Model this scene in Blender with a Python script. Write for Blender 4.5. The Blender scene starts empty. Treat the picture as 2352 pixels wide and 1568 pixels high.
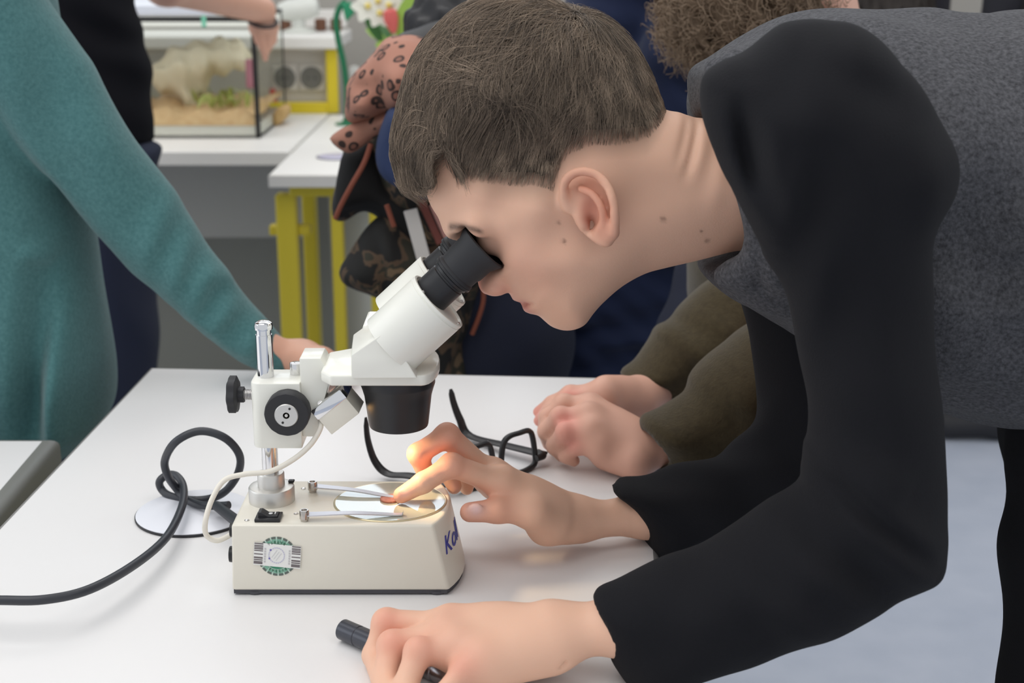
import bpy, bmesh, math, random
import numpy as np
from mathutils import Vector, Matrix
random.seed(7); rng = np.random.default_rng(7)
SC = bpy.context.scene
C = SC.collection

# ------------------------------------------------------------------ camera, world, light, exposure
TZ = 0.75                                   # height of the table tops
CAM_Z = TZ + 0.4646
PITCH = math.radians(16.0)
FPX = 3236.0                                # focal length in pixels of the 2352 x 1568 frame
cam_data = bpy.data.cameras.new('camera'); cam = bpy.data.objects.new('camera', cam_data); C.objects.link(cam)
cam_data.sensor_width = 36.0; cam_data.sensor_fit = 'HORIZONTAL'
cam_data.lens = FPX / 2352 * 36.0
cam.location = (0, 0, CAM_Z); cam.rotation_euler = (math.pi/2 - PITCH, 0, 0)
cam_data.clip_start = 0.02
cam_data.dof.use_dof = True; cam_data.dof.focus_distance = 1.03; cam_data.dof.aperture_fstop = 9.0
SC.camera = cam
w = bpy.data.worlds.new('world'); SC.world = w; w.use_nodes = True
w.node_tree.nodes['Background'].inputs[0].default_value = (0.93, 0.96, 1.0, 1)
w.node_tree.nodes['Background'].inputs[1].default_value = 0.76
def area(name, loc, size, power, color=(1, 1, 1), target=None):
    l = bpy.data.lights.new(name, 'AREA'); l.shape = 'RECTANGLE'; l.size, l.size_y = size; l.energy = power; l.color = color
    o = bpy.data.objects.new(name, l); C.objects.link(o); o.location = loc
    if target is not None:
        o.rotation_euler = (Vector(target) - Vector(loc)).to_track_quat('-Z', 'Y').to_euler()
    return o
area('ceiling_light', (-1.0, 0.7, 2.78), (1.6, 2.4), 28, (1.0, 0.98, 0.95))
area('ceiling_light', (1.2, 0.7, 2.78), (1.2, 2.4), 14, (1.0, 0.98, 0.95))
area('ceiling_light', (-0.6, 3.0, 2.78), (2.4, 1.2), 24, (1.0, 0.98, 0.95))
area('daylight', (-2.9, 0.9, 1.75), (2.2, 1.2), 14, (0.92, 0.96, 1.0), (0, 1.0, 0.9))
area('window_daylight', (-.15, 5.1, 2.1), (4.2, 1.2), 30, (.78, .89, 1.0), (-.15, 0, 1.9))
SC.view_settings.view_transform = 'Standard'; SC.view_settings.look = 'None'
SC.view_settings.exposure = 0.0; SC.view_settings.gamma = 1.0; SC.view_settings.use_curve_mapping = False

# ------------------------------------------------------------------ photograph coordinates -> points in the room
_s, _c = math.sin(PITCH), math.cos(PITCH)
def ray(px, py):
    v = (py - 784) / FPX
    return np.array([(px - 1176) / FPX, _c - v*_s, -_s - v*_c])
CAM = np.array([0, 0, CAM_Z])
def W(px, py, Y):                            # point on the upright plane at distance Y
    r = ray(px, py); return CAM + r * (Y / r[1])
def T(px, py, z=TZ):                         # point on the level plane at height z
    r = ray(px, py); return CAM + r * ((z - CAM_Z) / r[2])
def D(px, py, d):                            # point at depth d along the lens axis
    return CAM + ray(px, py) * d
def px_m(P):                                 # metres per photograph pixel at a point
    return ((P[1]*_c - (P[2]-CAM_Z)*_s)) / FPX

# ------------------------------------------------------------------ objects and tags
def lin(c):
    if isinstance(c, str):
        c = [int(c[i:i+2], 16) for i in (0, 2, 4)]
    return tuple(((x/255)/12.92 if x/255 <= .04045 else ((x/255+.055)/1.055)**2.4) for x in c)
def tag(o, label=None, cat=None, group=None, kind=None):
    if label: o['label'] = label
    if cat: o['category'] = cat
    if group: o['group'] = group
    if kind: o['kind'] = kind
    return o
def empty(name, loc, label=None, cat=None, group=None):
    o = bpy.data.objects.new(name, None); C.objects.link(o); o.location = Vector(loc); o.empty_display_size = .02
    bpy.context.view_layer.update()
    return tag(o, label, cat, group)
def parent(o, p):
    o.parent = p
    m = Matrix.Identity(4); q = p
    while q is not None:
        m = (q.matrix_parent_inverse @ q.matrix_basis if q.parent else q.matrix_basis.copy()) @ m; q = q.parent
    o.matrix_parent_inverse = m.inverted()
def mesh_obj(name, me, mat, par=None, smooth=False):
    o = bpy.data.objects.new(name, me); C.objects.link(o)
    if mat is not None:
        for m in (mat if isinstance(mat, (list, tuple)) else [mat]): me.materials.append(m)
    if smooth:
        me.polygons.foreach_set('use_smooth', [True]*len(me.polygons))
    if par is not None: parent(o, par)
    return o
def obj(name, bm, mat, par=None, smooth=None, auto=35):
    if isinstance(bm, bpy.types.Mesh): return mesh_obj(name, bm, mat, par, bool(smooth))
    bmesh.ops.recalc_face_normals(bm, faces=bm.faces[:])
    for f in bm.faces: f.smooth = True
    lim = math.radians(auto)
    for e in bm.edges:
        if len(e.link_faces) == 2 and e.calc_face_angle(0) > lim: e.smooth = False
    me = bpy.data.meshes.new(name); bm.to_mesh(me); bm.free()
    return mesh_obj(name, me, mat, par)

# ------------------------------------------------------------------ materials
MATS = {}
def mat(name, col, rough=.5, metal=0., spec=.5, noise=None, bump=None, attr=False, sss=0., trans=0., ior=1.45, emis=None, coat=0., sheen=0., alpha=1.):
    """noise=(scale, colour2, contrast); bump=(scale, strength); attr: colour from the mesh's colour attribute."""
    if name in MATS: return MATS[name]
    m = bpy.data.materials.new(name); m.use_nodes = True; nt = m.node_tree; N = nt.nodes; b = N['Principled BSDF']
    c = lin(col) + (1,)
    b.inputs['Base Color'].default_value = c; b.inputs['Roughness'].default_value = rough; b.inputs['Metallic'].default_value = metal
    b.inputs['Specular IOR Level'].default_value = spec; b.inputs['IOR'].default_value = ior
    b.inputs['Transmission Weight'].default_value = trans; b.inputs['Coat Weight'].default_value = coat; b.inputs['Alpha'].default_value = alpha
    if sheen: b.inputs['Sheen Weight'].default_value = sheen; b.inputs['Sheen Roughness'].default_value = .5
    if sss:
        b.inputs['Subsurface Weight'].default_value = sss; b.inputs['Subsurface Radius'].default_value = (1., .35, .2); b.inputs['Subsurface Scale'].default_value = .006
    if emis: b.inputs['Emission Color'].default_value = lin(emis[0]) + (1,); b.inputs['Emission Strength'].default_value = emis[1]
    src = None
    if attr:
        a = N.new('ShaderNodeAttribute'); a.attribute_name = 'Col'; src = a.outputs['Color']; nt.links.new(src, b.inputs['Base Color'])
    if noise or bump: tc = N.new('ShaderNodeTexCoord')
    if noise:
        n = N.new('ShaderNodeTexNoise'); n.inputs['Scale'].default_value = noise[0]; n.inputs['Detail'].default_value = 4
        nt.links.new(tc.outputs['Object'], n.inputs['Vector'])
        r = N.new('ShaderNodeValToRGB'); k = noise[2]
        r.color_ramp.elements[0].position = .5 - k; r.color_ramp.elements[1].position = .5 + k
        mx = N.new('ShaderNodeMix'); mx.data_type = 'RGBA'
        nt.links.new(n.outputs['Fac'], r.inputs['Fac']); nt.links.new(r.outputs['Color'], mx.inputs['Factor'])
        if src is not None:
            nt.links.new(src, mx.inputs[6]); mx.inputs[7].default_value = lin(noise[1]) + (1,); mx.inputs['Factor'].default_value = .5
        else:
            mx.inputs[6].default_value = c; mx.inputs[7].default_value = lin(noise[1]) + (1,)
        nt.links.new(mx.outputs[2], b.inputs['Base Color'])
    if bump:
        n2 = N.new('ShaderNodeTexNoise'); n2.inputs['Scale'].default_value = bump[0]; n2.inputs['Detail'].default_value = 3
        nt.links.new(tc.outputs['Object'], n2.inputs['Vector'])
        bp = N.new('ShaderNodeBump'); bp.inputs['Strength'].default_value = bump[1]; bp.inputs['Distance'].default_value = .002
        nt.links.new(n2.outputs['Fac'], bp.inputs['Height']); nt.links.new(bp.outputs['Normal'], b.inputs['Normal'])
    MATS[name] = m
    return m

# ------------------------------------------------------------------ mesh helpers (all in room coordinates)
def frame_from(axis):
    a = Vector(axis).normalized(); t = Vector((0, 0, 1)) if abs(a.z) < .9 else Vector((1, 0, 0))
    x = t.cross(a).normalized(); y = a.cross(x)
    return x, y, a
def add_box(bm, lo, hi, bev=0., seg=2):
    lo, hi = Vector(lo), Vector(hi)
    r = bmesh.ops.create_cube(bm, size=1.0, matrix=Matrix.Translation((lo+hi)/2) @ Matrix.Diagonal(Vector((*(hi-lo), 1))))
    if bev:
        es = list({e for v in r['verts'] for e in v.link_edges})
        bmesh.ops.bevel(bm, geom=es, offset=bev, segments=seg, affect='EDGES', clamp_overlap=True, profile=.5)
def add_lathe(bm, base, axis, prof, n=40, ell=None, xdir=None, wave=None):
    """prof: list of (radius, height along axis); caps are closed where the radius is 0 or at open ends."""
    x, y, a = frame_from(axis); base = Vector(base)
    if xdir is not None:
        x = Vector(xdir).normalized(); y = a.cross(x)
    sx, sy = ell if ell else (1, 1)
    rings = []
    for r, h in prof:
        if r <= 1e-7: rings.append([bm.verts.new(base + a*h)]); continue
        rings.append([bm.verts.new(base + a*h + (x*math.cos(t)*sx + y*math.sin(t)*sy)*(r*(1 + (wave(t) if wave else 0)))) for t in (2*math.pi*i/n for i in range(n))])
    for p, q in zip(rings, rings[1:]):
        for i in range(n):
            j = (i+1) % n
            if len(p) == 1 and len(q) == 1: continue
            if len(p) == 1: bm.faces.new((p[0], q[j], q[i]))
            elif len(q) == 1: bm.faces.new((p[i], p[j], q[0]))
            else: bm.faces.new((p[i], p[j], q[j], q[i]))
    for ring, flip in ((rings[0], True), (rings[-1], False)):
        if len(ring) > 1: bm.faces.new(ring[::-1] if flip else ring)
def add_cyl(bm, p, q, r0, r1=None, n=32, bev=0.):
    p, q = Vector(p), Vector(q); L = (q-p).length; r1 = r0 if r1 is None else r1
    prof = [(r0, 0), (r1, L)] if not bev else [(r0-bev, 0), (r0-bev*.3, bev*.3), (r0, bev), (r1, L-bev), (r1-bev*.3, L-bev*.3), (r1-bev, L)]
    add_lathe(bm, p, q-p, prof, n)
def smooth_path(pts, per=8, closed=False):
    P = np.array(pts, float); n = len(P); out = []
    rngi = range(n if closed else n-1)
    for i in rngi:
        p0 = P[(i-1) % n] if closed or i > 0 else 2*P[0]-P[1]
        p1 = P[i]; p2 = P[(i+1) % n]
        p3 = P[(i+2) % n] if closed or i+2 < n else 2*P[-1]-P[-2]
        for k in range(per):
            t = k/per
            out.append(.5*((2*p1) + (-p0+p2)*t + (2*p0-5*p1+4*p2-p3)*t*t + (-p0+3*p1-3*p2+p3)*t**3))
    if not closed: out.append(P[-1])
    return np.array(out)
def add_tube(bm, pts, r, n=12, closed=False, flat=None, up=None):
    """r: radius or list of radii; flat=(a,b): half sizes of the section along the side and up directions."""
    P = [Vector(p) for p in pts]; m = len(P); rings = []
    rad = r if hasattr(r, '__len__') else [r]*m
    prev = None
    for i in range(m):
        t = (P[(i+1) % m]-P[(i-1) % m]) if closed else (P[min(i+1, m-1)]-P[max(i-1, 0)])
        t.normalize()
        if up is not None:
            x = t.cross(Vector(up)).normalized()
        elif prev is None: x = frame_from(t)[0]
        else: x = (prev - t*prev.dot(t)).normalized()
        prev = x; y = t.cross(x)
        fa, fb = flat if flat else (1, 1)
        rings.append([bm.verts.new(P[i] + (x*math.cos(a)*fa + y*math.sin(a)*fb)*rad[i]) for a in (2*math.pi*k/n for k in range(n))])
    for i in range(m if closed else m-1):
        p, q = rings[i], rings[(i+1) % m]
        for k in range(n):
            j = (k+1) % n; bm.faces.new((p[k], p[j], q[j], q[k]))
    if not closed:
        bm.faces.new(rings[0][::-1]); bm.faces.new(rings[-1])
def add_prism(bm, poly, vec, bev=0., seg=2, poly2=None):
    """poly: 3D outline; swept by vec (or lofted to poly2)."""
    a = [bm.verts.new(Vector(p)) for p in poly]
    b = [bm.verts.new(Vector(p)) for p in (poly2 if poly2 is not None else [Vector(p)+Vector(vec) for p in poly])]
    n = len(a); fs = [bm.faces.new(a[::-1]), bm.faces.new(b)]
    for i in range(n):
        j = (i+1) % n; fs.append(bm.faces.new((a[i], a[j], b[j], b[i])))
    bmesh.ops.recalc_face_normals(bm, faces=fs)
    if bev:
        es = [e for e in {e for v in a+b for e in v.link_edges} if e.calc_face_angle(0) > .45]
        bmesh.ops.bevel(bm, geom=es, offset=bev, segments=seg, affect='EDGES', clamp_overlap=True, profile=.5)
def add_ball(bm, c, r, sub=2, scale=(1, 1, 1)):
    bmesh.ops.create_icosphere(bm, subdivisions=sub, radius=r, matrix=Matrix.Translation(Vector(c)) @ Matrix.Diagonal(Vector((*scale, 1))))
def text_mesh(s, size, shear=0.):
    cu = bpy.data.curves.new('t', 'FONT'); cu.body = s; cu.size = size; cu.shear = shear; cu.extrude = .0002; cu.align_x = 'CENTER'; cu.align_y = 'CENTER'; cu.resolution_u = 3
    o = bpy.data.objects.new('t', cu); C.objects.link(o); bpy.context.view_layer.update()
    dg = bpy.context.evaluated_depsgraph_get(); me = bpy.data.meshes.new_from_object(o.evaluated_get(dg))
    bpy.data.objects.remove(o); bpy.data.curves.remove(cu)
    return me
NB = bmesh.new
# ================================================================== the room
m_floor = mat('floor_vinyl', (196, 202, 216), .55, noise=(9, (178, 186, 202), .35), bump=(300, .05))
m_wall = mat('wall_paint', (176, 172, 164), .8, noise=(2.5, (168, 163, 155), .3))
m_ceil = mat('ceiling_paint', (235, 235, 232), .9)
m_white = mat('white_laminate', (236, 234, 233), .38, spec=.4, noise=(1.6, (228, 226, 226), .4))
m_whiteB = mat('white_laminate_back', (238, 236, 232), .45)
m_edge = mat('grey_edge_band', (132, 130, 128), .5)
m_edgeW = mat('pale_edge_band', (214, 211, 205), .5)
m_yellow = mat('yellow_powder_coat', (206, 187, 52), .42)
m_greyp = mat('grey_panel', (152, 151, 146), .7)
m_socketp = mat('socket_panel', (216, 211, 204), .5)
m_alu = mat('window_frame_white', (225, 226, 226), .4)

def struct(name, bm, m): return tag(obj(name, bm, m), kind='structure')
bm = NB(); add_box(bm, (-3.4, -1.6, -.05), (3.0, 4.6, 0)); struct('floor', bm, m_floor)
bm = NB(); add_box(bm, (-3.4, -1.6, 2.8), (3.0, 4.6, 2.85)); struct('ceiling', bm, m_ceil)
# the back wall has a band of windows high above the benches
bm = NB()
add_box(bm, (-3.4, 4.5, 0), (3.0, 4.6, 1.55)); add_box(bm, (-3.4, 4.5, 2.62), (3.0, 4.6, 2.8))
add_box(bm, (-3.4, 4.5, 1.55), (-2.2, 4.6, 2.62)); add_box(bm, (1.9, 4.5, 1.55), (3.0, 4.6, 2.62))
struct('wall_back', bm, m_wall)
for k, x0 in enumerate((-2.2, -.833, .533)):
    x1 = x0 + 1.367
    bm = NB()
    for a, b in (((x0, 4.52, 1.55), (x0+.06, 4.58, 2.62)), ((x1-.06, 4.52, 1.55), (x1, 4.58, 2.62)), ((x0, 4.52, 1.55), (x1, 4.58, 1.61)), ((x0, 4.52, 2.56), (x1, 4.58, 2.62)),
                 (((x0+x1)/2-.025, 4.53, 1.6), ((x0+x1)/2+.025, 4.57, 2.57)), ((x0, 4.53, 2.06), (x1, 4.57, 2.1))):
        add_box(bm, a, b, .004, 1)
    struct('window_%d' % (k+1), bm, m_alu)

# ------------------------------------------------------------------ the pupils' table with the microscope
def table(name, corners, th, label, m_top, m_band, leg_mat, band_r, legs=True):
    """corners: top outline (counter-clockwise), a thick board with a rounded edge band and four steel legs."""
    cs = [Vector(c) for c in corners]; ctr = sum(cs, Vector())/4
    root = empty(name, (ctr.x, ctr.y, 0), label, 'table')
    ins = [c + (ctr-c).normalized()*band_r*1.3 for c in cs]
    bm = NB(); add_prism(bm, [c - Vector((0, 0, th)) for c in ins], (0, 0, th)); obj('tabletop', bm, m_top, root)
    for i in range(4):
        a, b = cs[i], cs[(i+1) % 4]; d = (b-a).normalized(); nrm = Vector((-d.y, d.x, 0))
        if nrm.dot(ctr-a) < 0: nrm = -nrm
        a1, b1 = ins[i], ins[(i+1) % 4]
        bm = NB(); r = band_r*.7; prof = []
        for k in range(7):
            t = math.pi/2*k/6; prof.append((1-math.sin(t), r*(1-math.cos(t))))
        ring = [(max(0., s), z) for s, z in prof] + [(0, th)] + [(1, th)]
        A = [bm.verts.new(a.lerp(a1, s) - Vector((0, 0, z))) for s, z in ring]; B = [bm.verts.new(b.lerp(b1, s) - Vector((0, 0, z))) for s, z in ring]
        n = len(ring)
        for k in range(n):
            j = (k+1) % n; bm.faces.new((A[k], B[k], B[j], A[j]))
        bm.faces.new(A); bm.faces.new(B[::-1]); obj('edge_band', bm, m_band, root)
    if legs:
        for c in ins:
            p = c + (ctr-c)*.14
            bm = NB(); add_box(bm, (p.x-.02, p.y-.02, .0), (p.x+.02, p.y+.02, cs[0].z-th), .004, 1); obj('leg', bm, leg_mat, root)
        bm = NB()
        q = [c + (ctr-c)*.14 for c in ins]
        for i in range(4):
            a, b = q[i], q[(i+1) % 4]; add_tube(bm, [(a.x, a.y, cs[0].z-th-.03), (b.x, b.y, cs[0].z-th-.03)], .02, 4, flat=(1, 1.2))
        obj('apron_frame', bm, leg_mat, root)
    return root
fl, fr = T(345, 842), T(1482, 867)
nr = fr + (T(1537, 1568)-fr)*((.74-fr[1])/(T(1537, 1568)[1]-fr[1])); nl = fl + (T(0, 1203)-fl)*((.74-fl[1])/(T(0, 1203)[1]-fl[1]))
main_table = table('school_table', [nl, nr, fr, fl], .028, 'white school table carrying the microscope, spectacles and black cable', m_white, m_edge, m_yellow, .006)
sr, sf = T(150, 1003, TZ-.014), T(0, 1186, TZ-.014)
sr = sr-np.array([.006, 0, 0]); sf = sf-np.array([.006, 0, 0])
sn = sr + (sf-sr)*((.74-sr[1])/(sf[1]-sr[1]))
side_table = table('school_table', [(sn[0]-.62, sn[1], TZ-.014), sn, sr, (sr[0]-.62, sr[1]+.004, TZ-.014)], .03, 'white table with a thick grey rounded edge in the lower left corner, an empty one', m_white, mat('dark_edge_band', (126, 126, 122), .45), m_yellow, .014)

# ------------------------------------------------------------------ the benches at the back of the room
seamA = T(617, 400)
rt = empty('lab_table', (0, 3.4, 0), 'white lab table on yellow square legs behind the stooping boy, near the socket cabinet', 'table')
x0, y0, x1, y1 = seamA[0], seamA[1], .50, 3.86
bm = NB(); add_box(bm, (x0, y0, TZ-.026), (x1, y1, TZ), .003, 1); obj('tabletop', bm, m_whiteB, rt)
bm = NB(); add_box(bm, (x0-.0005, y0-.003, TZ-.027), (x1, y0, TZ-.002), .001, 1); obj('edge_band', bm, m_edgeW, rt)
for (lx, ly, wx) in ((W(685, 600, 2.9)[0]-.022, 2.9, .042), (W(713, 600, 2.96)[0]-.02, 3.1, .03), (W(776, 600, 2.9)[0], 2.9, .024), (W(866, 700, 2.9)[0], 2.9, .024), (.42, 2.9, .04), (.42, 3.7, .04), (-.45, 3.7, .04)):
    bm = NB(); add_box(bm, (lx-wx/2, ly, 0), (lx+wx/2, ly+.04, TZ-.05), .003, 1); obj('leg', bm, m_yellow, rt)
bm = NB(); add_box(bm, (x0+.035, 2.89, TZ-.052), (x1-.04, 2.93, TZ-.0265), .003, 1); obj('apron_frame', bm, m_yellow, rt)
bm = NB(); add_box(bm, (W(622, 530, 2.94)[0], 2.92, W(622, 541, 2.92)[2]), (W(715, 530, 2.94)[0], 2.95, W(622, 519, 2.92)[2]), .002, 1); obj('stretcher', bm, m_yellow, rt)
bm = NB(); add_box(bm, (W(783, 600, 2.93)[0], 2.985, .02), (W(858, 600, 2.93)[0], 3.0, TZ-.06), .002, 1); obj('side_panel', bm, mat('light_grey_panel', (188, 190, 190), .5), rt)

bt = empty('lab_bench', (-1.1, 3.6, 0), 'long white bench carrying the glass terrarium at the back', 'bench')
by = T(500, 347)[1]
bm = NB(); add_box(bm, (-2.0, by, TZ-.03), (x0-.006, 3.9, TZ), .003, 1); obj('benchtop', bm, m_whiteB, bt)
bm = NB(); add_box(bm, (-2.0, by-.003, TZ-.032), (x0-.006, by, TZ-.002), .001, 1); obj('edge_band', bm, m_edgeW, bt)
bm = NB(); add_box(bm, (-2.0, by+.25, W(500, 545, by+.25)[2]), (x0-.01, by+.27, TZ-.03)); obj('modesty_panel', bm, m_greyp, bt)
bm = NB(); add_box(bm, (-2.0, 3.84, 0), (x0-.01, 3.87, .6)); obj('back_panel', bm, mat('dark_grey_panel', (138, 138, 130), .7), bt)
for lx in (-1.9,):
    bm = NB(); add_box(bm, (lx-.02, by+.05, 0), (lx+.02, by+.09, TZ-.03), .003, 1); obj('leg', bm, m_yellow, bt)
for lx in (-1.9, -.53):
    bm = NB(); add_box(bm, (lx-.02, 3.872, 0), (lx+.02, 3.898, TZ-.03), .003, 1); obj('leg', bm, m_yellow, bt)

# the media unit standing on the bench: white shelf, socket panel, yellow frame
mu = empty('socket_cabinet', (-.95, 3.94, TZ), 'white shelf unit with sockets in a yellow frame standing at the bench back', 'cabinet')
Ym = 3.885
zt, zb, z1 = W(700, 82, Ym)[2], W(700, 112, Ym)[2], W(700, 236, Ym)[2]
xr = W(775, 200, Ym)[0]
bm = NB(); add_box(bm, (-2.0, Ym-.02, zb), (xr+.01, Ym+.30, zt), .004, 1); obj('shelf_board', bm, m_whiteB, mu)
bm = NB(); add_box(bm, (-2.0, Ym+.01, W(700, 118, Ym)[2]-.002), (xr-.0, Ym+.28, zb)); obj('shelf_front', bm, mat('cabinet_cream', (206, 200, 190), .5), mu)
bm = NB(); add_box(bm, (-2.0, Ym+.04, TZ+.0005), (W(750, 200, Ym)[0], Ym+.06, zb)); obj('socket_panel', bm, m_socketp, mu)
bm = NB(); add_box(bm, (W(750, 200, Ym)[0], Ym, TZ+.0005), (xr, Ym+.03, zb), .002, 1); obj('frame_post', bm, mat('bright_yellow', (226, 204, 50), .4), mu)
bm = NB(); add_box(bm, (-2.0, Ym, TZ+.0005), (W(750, 200, Ym)[0], Ym+.03, z1), .002, 1); obj('frame_rail', bm, mat('bright_yellow', (226, 204, 50), .4), mu)
bm = NB(); add_box(bm, (-2.0, Ym+.25, W(700, 60, Ym+.28)[2]), (xr, Ym+.29, W(700, 38, Ym+.28)[2]+.02)); obj('upper_shelf', bm, m_whiteB, mu)
m_sock = mat('socket_grey', (120, 119, 114), .5)
for i, (sx, sy) in enumerate(((655, 178), (717, 178), (440, 170), (378, 170))):
    s = W(sx, sy, Ym+.04)
    bm = NB(); add_box(bm, (s[0]-.0355, Ym+.030, s[2]-.0355), (s[0]+.0355, Ym+.0395, s[2]+.0355), .004, 2); so = obj('socket', bm, m_socketp, mu)
    bm = NB(); add_lathe(bm, (s[0], Ym+.027, s[2]), (0, 1, 0), [(.029, 0), (.031, .003), (.031, .006)], 24); obj('socket_well', bm, m_sock, so)
    bm = NB()
    for dx in (-.0095, .0095): add_cyl(bm, (s[0]+dx, Ym+.0255, s[2]), (s[0]+dx, Ym+.0275, s[2]), .003, n=10)
    obj('contact_hole', bm, mat('socket_dark', (60, 60, 58), .6), so)
# ================================================================== the stereo microscope
m_cream = mat('cream_enamel', (228, 223, 210), .36, coat=.15)
m_creamw = mat('warm_white_enamel', (236, 235, 226), .33, coat=.2)
m_blackp = mat('black_plastic', (36, 36, 39), .38)
m_rubber = mat('black_rubber', (44, 44, 47), .62)
m_chrome = mat('chrome', (226, 226, 228), .08, 1.)
m_steel = mat('brushed_steel', (205, 203, 202), .3, 1.)
m_satin = mat('satin_aluminium', (214, 212, 208), .42, .85)
m_foot = mat('grey_rubber', (74, 74, 80), .7)
YF = float(T(700, 1368)[1])                       # front face of the base
mic = empty('stereo_microscope', (-.12, YF+.047, TZ), 'cream stereo microscope with black eyepieces on the white table, lamp box lit', 'microscope')
zt = float(W(700, 1205, YF)[2]); zb = float(W(700, 1356, YF)[2])
YB = float(T(800, 1103, zt)[1]); YC = (YF+YB)/2
xl = float(W(531, 1205, YF)[0]); xlb = float(W(533, 1356, YF)[0])
xt, xb = float(W(993, 1205, YF)[0]), float(W(1031, 1356, YF)[0])
def nose(xs, tip, y0, y1, n=10):                  # rounded right-hand end, front to back
    out = []
    ch = (y1-y0)*.16
    for k in range(n+1):
        a = -math.pi/2 + math.pi*k/n
        yy = (y0+y1)/2 + ((y1-y0)/2)*math.sin(a)
        out.append((xs + (tip-xs)*(1-abs(math.sin(a))**2.3), yy))
    return out
tip_b = float(W(1069, 1290, YC)[0]); tip_t = float(W(1033, 1120, YC)[0])
topo = [(xl, YF), *nose(xt, tip_t, YF, YB), (xl, YB)]
boto = [(xlb, YF), *nose(xb, tip_b, YF, YB), (xlb, YB)]
bm = NB()
add_prism(bm, [(x, y, zb) for x, y in boto], None, .0022, 3, [(x, y, zt) for x, y in topo])
base = obj('base', bm, m_cream, mic, auto=28)
bm = NB(); add_prism(bm, [((x-xl)*.985+xl+.001, YF+.0012+(y-YF)*.975, TZ+.0014) for x, y in boto], (0, 0, zb-TZ-.0012)); obj('base_plate', bm, m_foot, mic)
for fx, fy in ((xl+.014, YF+.009), (xb-.009, YF+.009), (xl+.014, YB-.009), (xb-.009, YB-.009)):
    bm = NB(); add_lathe(bm, (fx, fy, TZ), (0, 0, 1), [(.0075, 0), (.0085, .001), (.0085, .003)], 20); obj('rubber_foot', bm, m_foot, mic)
# stage: a round frosted glass plate in a bright ring
sc_ = T(896.5, 1153, zt); srx = 130*px_m(sc_); sry = (T(896, 1108, zt)[1]-T(896, 1198, zt)[1])/2
bm = NB(); add_lathe(bm, (sc_[0], sc_[1], zt-.0006), (0, 0, 1), [(1, 0), (1, .0012), (.985, .0016), (.965, .0014), (.965, .0003)], 64, ell=(srx, sry), xdir=(1, 0, 0)); obj('stage_ring', bm, mat('pale_gold_ring', (214, 200, 168), .3, .6), mic)
bm = NB(); add_lathe(bm, (sc_[0], sc_[1], zt), (0, 0, 1), [(.966, 0), (.966, .0011), (0, .0012)], 64, ell=(srx, sry), xdir=(1, 0, 0))
obj('stage_plate', bm, mat('stage_glass', (186, 190, 176), .035, 0, .9, coat=1.), mic)
zs = zt + .0012
# stage clips: steel thumb nut, grey blade
for (a, b, w0, w1, s) in (((718, 1118), (905, 1136), .0036, .0014, 1), ((699, 1184), (914, 1176), .0036, .0012, 0)):
    A, B = T(*a, zt+.004), T(*b, zt+.004); d = (B-A)/np.linalg.norm(B-A)
    bm = NB(); r = 11*px_m(A)
    add_lathe(bm, (A[0], A[1], zt), (0, 0, 1), [(r*.8, 0), (r*.8, .0015), (r, .002), (r, .0075), (r*.9, .0085), (r*.62, .0085), (r*.55, .0075), (0, .0075)], 24)
    clip = obj('stage_clip', bm, mat('clip_steel', (190, 184, 178), .2, 1.), mic)
    n_ = np.array([-d[1], d[0], 0]); bm = NB()
    A0 = np.array([A[0], A[1], zt+.0045]) + d*r*.7; B0 = np.array([B[0], B[1], zs+.0006])
    ctl = [A0, A0+(B0-A0)*.5+np.array([0, 0, .0012]), B0, B0+d*.004+np.array([0, 0, .0022])]
    pts = smooth_path(ctl, 5); m = len(pts); L = []
    for i, p in enumerate(pts):
        ww = w0+(w1-w0)*i/(m-1); L.append([bm.verts.new(Vector(p+n_*ww*k+np.array([0, 0, h]))) for k, h in ((-1, 0), (1, 0), (1, .0009), (-1, .0009))])
    for p, q in zip(L, L[1:]):
        for k in range(4): bm.faces.new((p[k], p[(k+1) % 4], q[(k+1) % 4], q[k]))
    bm.faces.new(L[0][::-1]); bm.faces.new(L[-1])
    obj('blade', bm, mat('clip_grey', (205, 204, 210), .3, .7), clip, auto=60)
# small screws in the top
for sx, sy in ((697, 1122), (680, 1180), (567, 1195)):
    p = T(sx, sy, zt); bm = NB(); add_lathe(bm, (p[0], p[1], zt-.0002), (0, 0, 1), [(.0018, 0), (.0018, .0006), (.0012, .0009), (0, .0005)], 14); obj('screw', bm, m_steel, mic)
# rocker switch
p0, p1 = T(584, 1200, zt), T(643, 1200, zt); p2 = T(590, 1180, zt)
bm = NB(); add_box(bm, (p0[0], p0[1], zt), (p1[0], p2[1]-.001, zt+.0025), .0006, 2); sw = obj('rocker_switch', bm, m_blackp, mic)
bm = NB(); xm = (p0[0]+p1[0])/2; ym = (p0[1]+p2[1])/2
hh = .0042
add_prism(bm, [(p0[0]+.002, ym-hh, zt+.002), (p0[0]+.002, ym-hh, zt+.0062), (p0[0]+.0045, ym-hh, zt+.0066), (xm, ym-hh, zt+.0034), (p1[0]-.002, ym-hh, zt+.0038), (p1[0]-.002, ym-hh, zt+.002)], (0, hh*2, 0), .0004, 1)
obj('rocker', bm, m_blackp, sw)
bm = NB()
add_lathe(bm, (xm+.0015, ym, zt+.0037), (0, 0, 1), [(.0015, 0), (.0015, .0004), (.0009, .0005)], 14); add_box(bm, (xm+.0045, ym-.0014, zt+.0038), (xm+.0053, ym+.0014, zt+.0046)); obj('switch_mark', bm, mat('print_white', (225, 225, 225), .5), sw)
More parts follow.
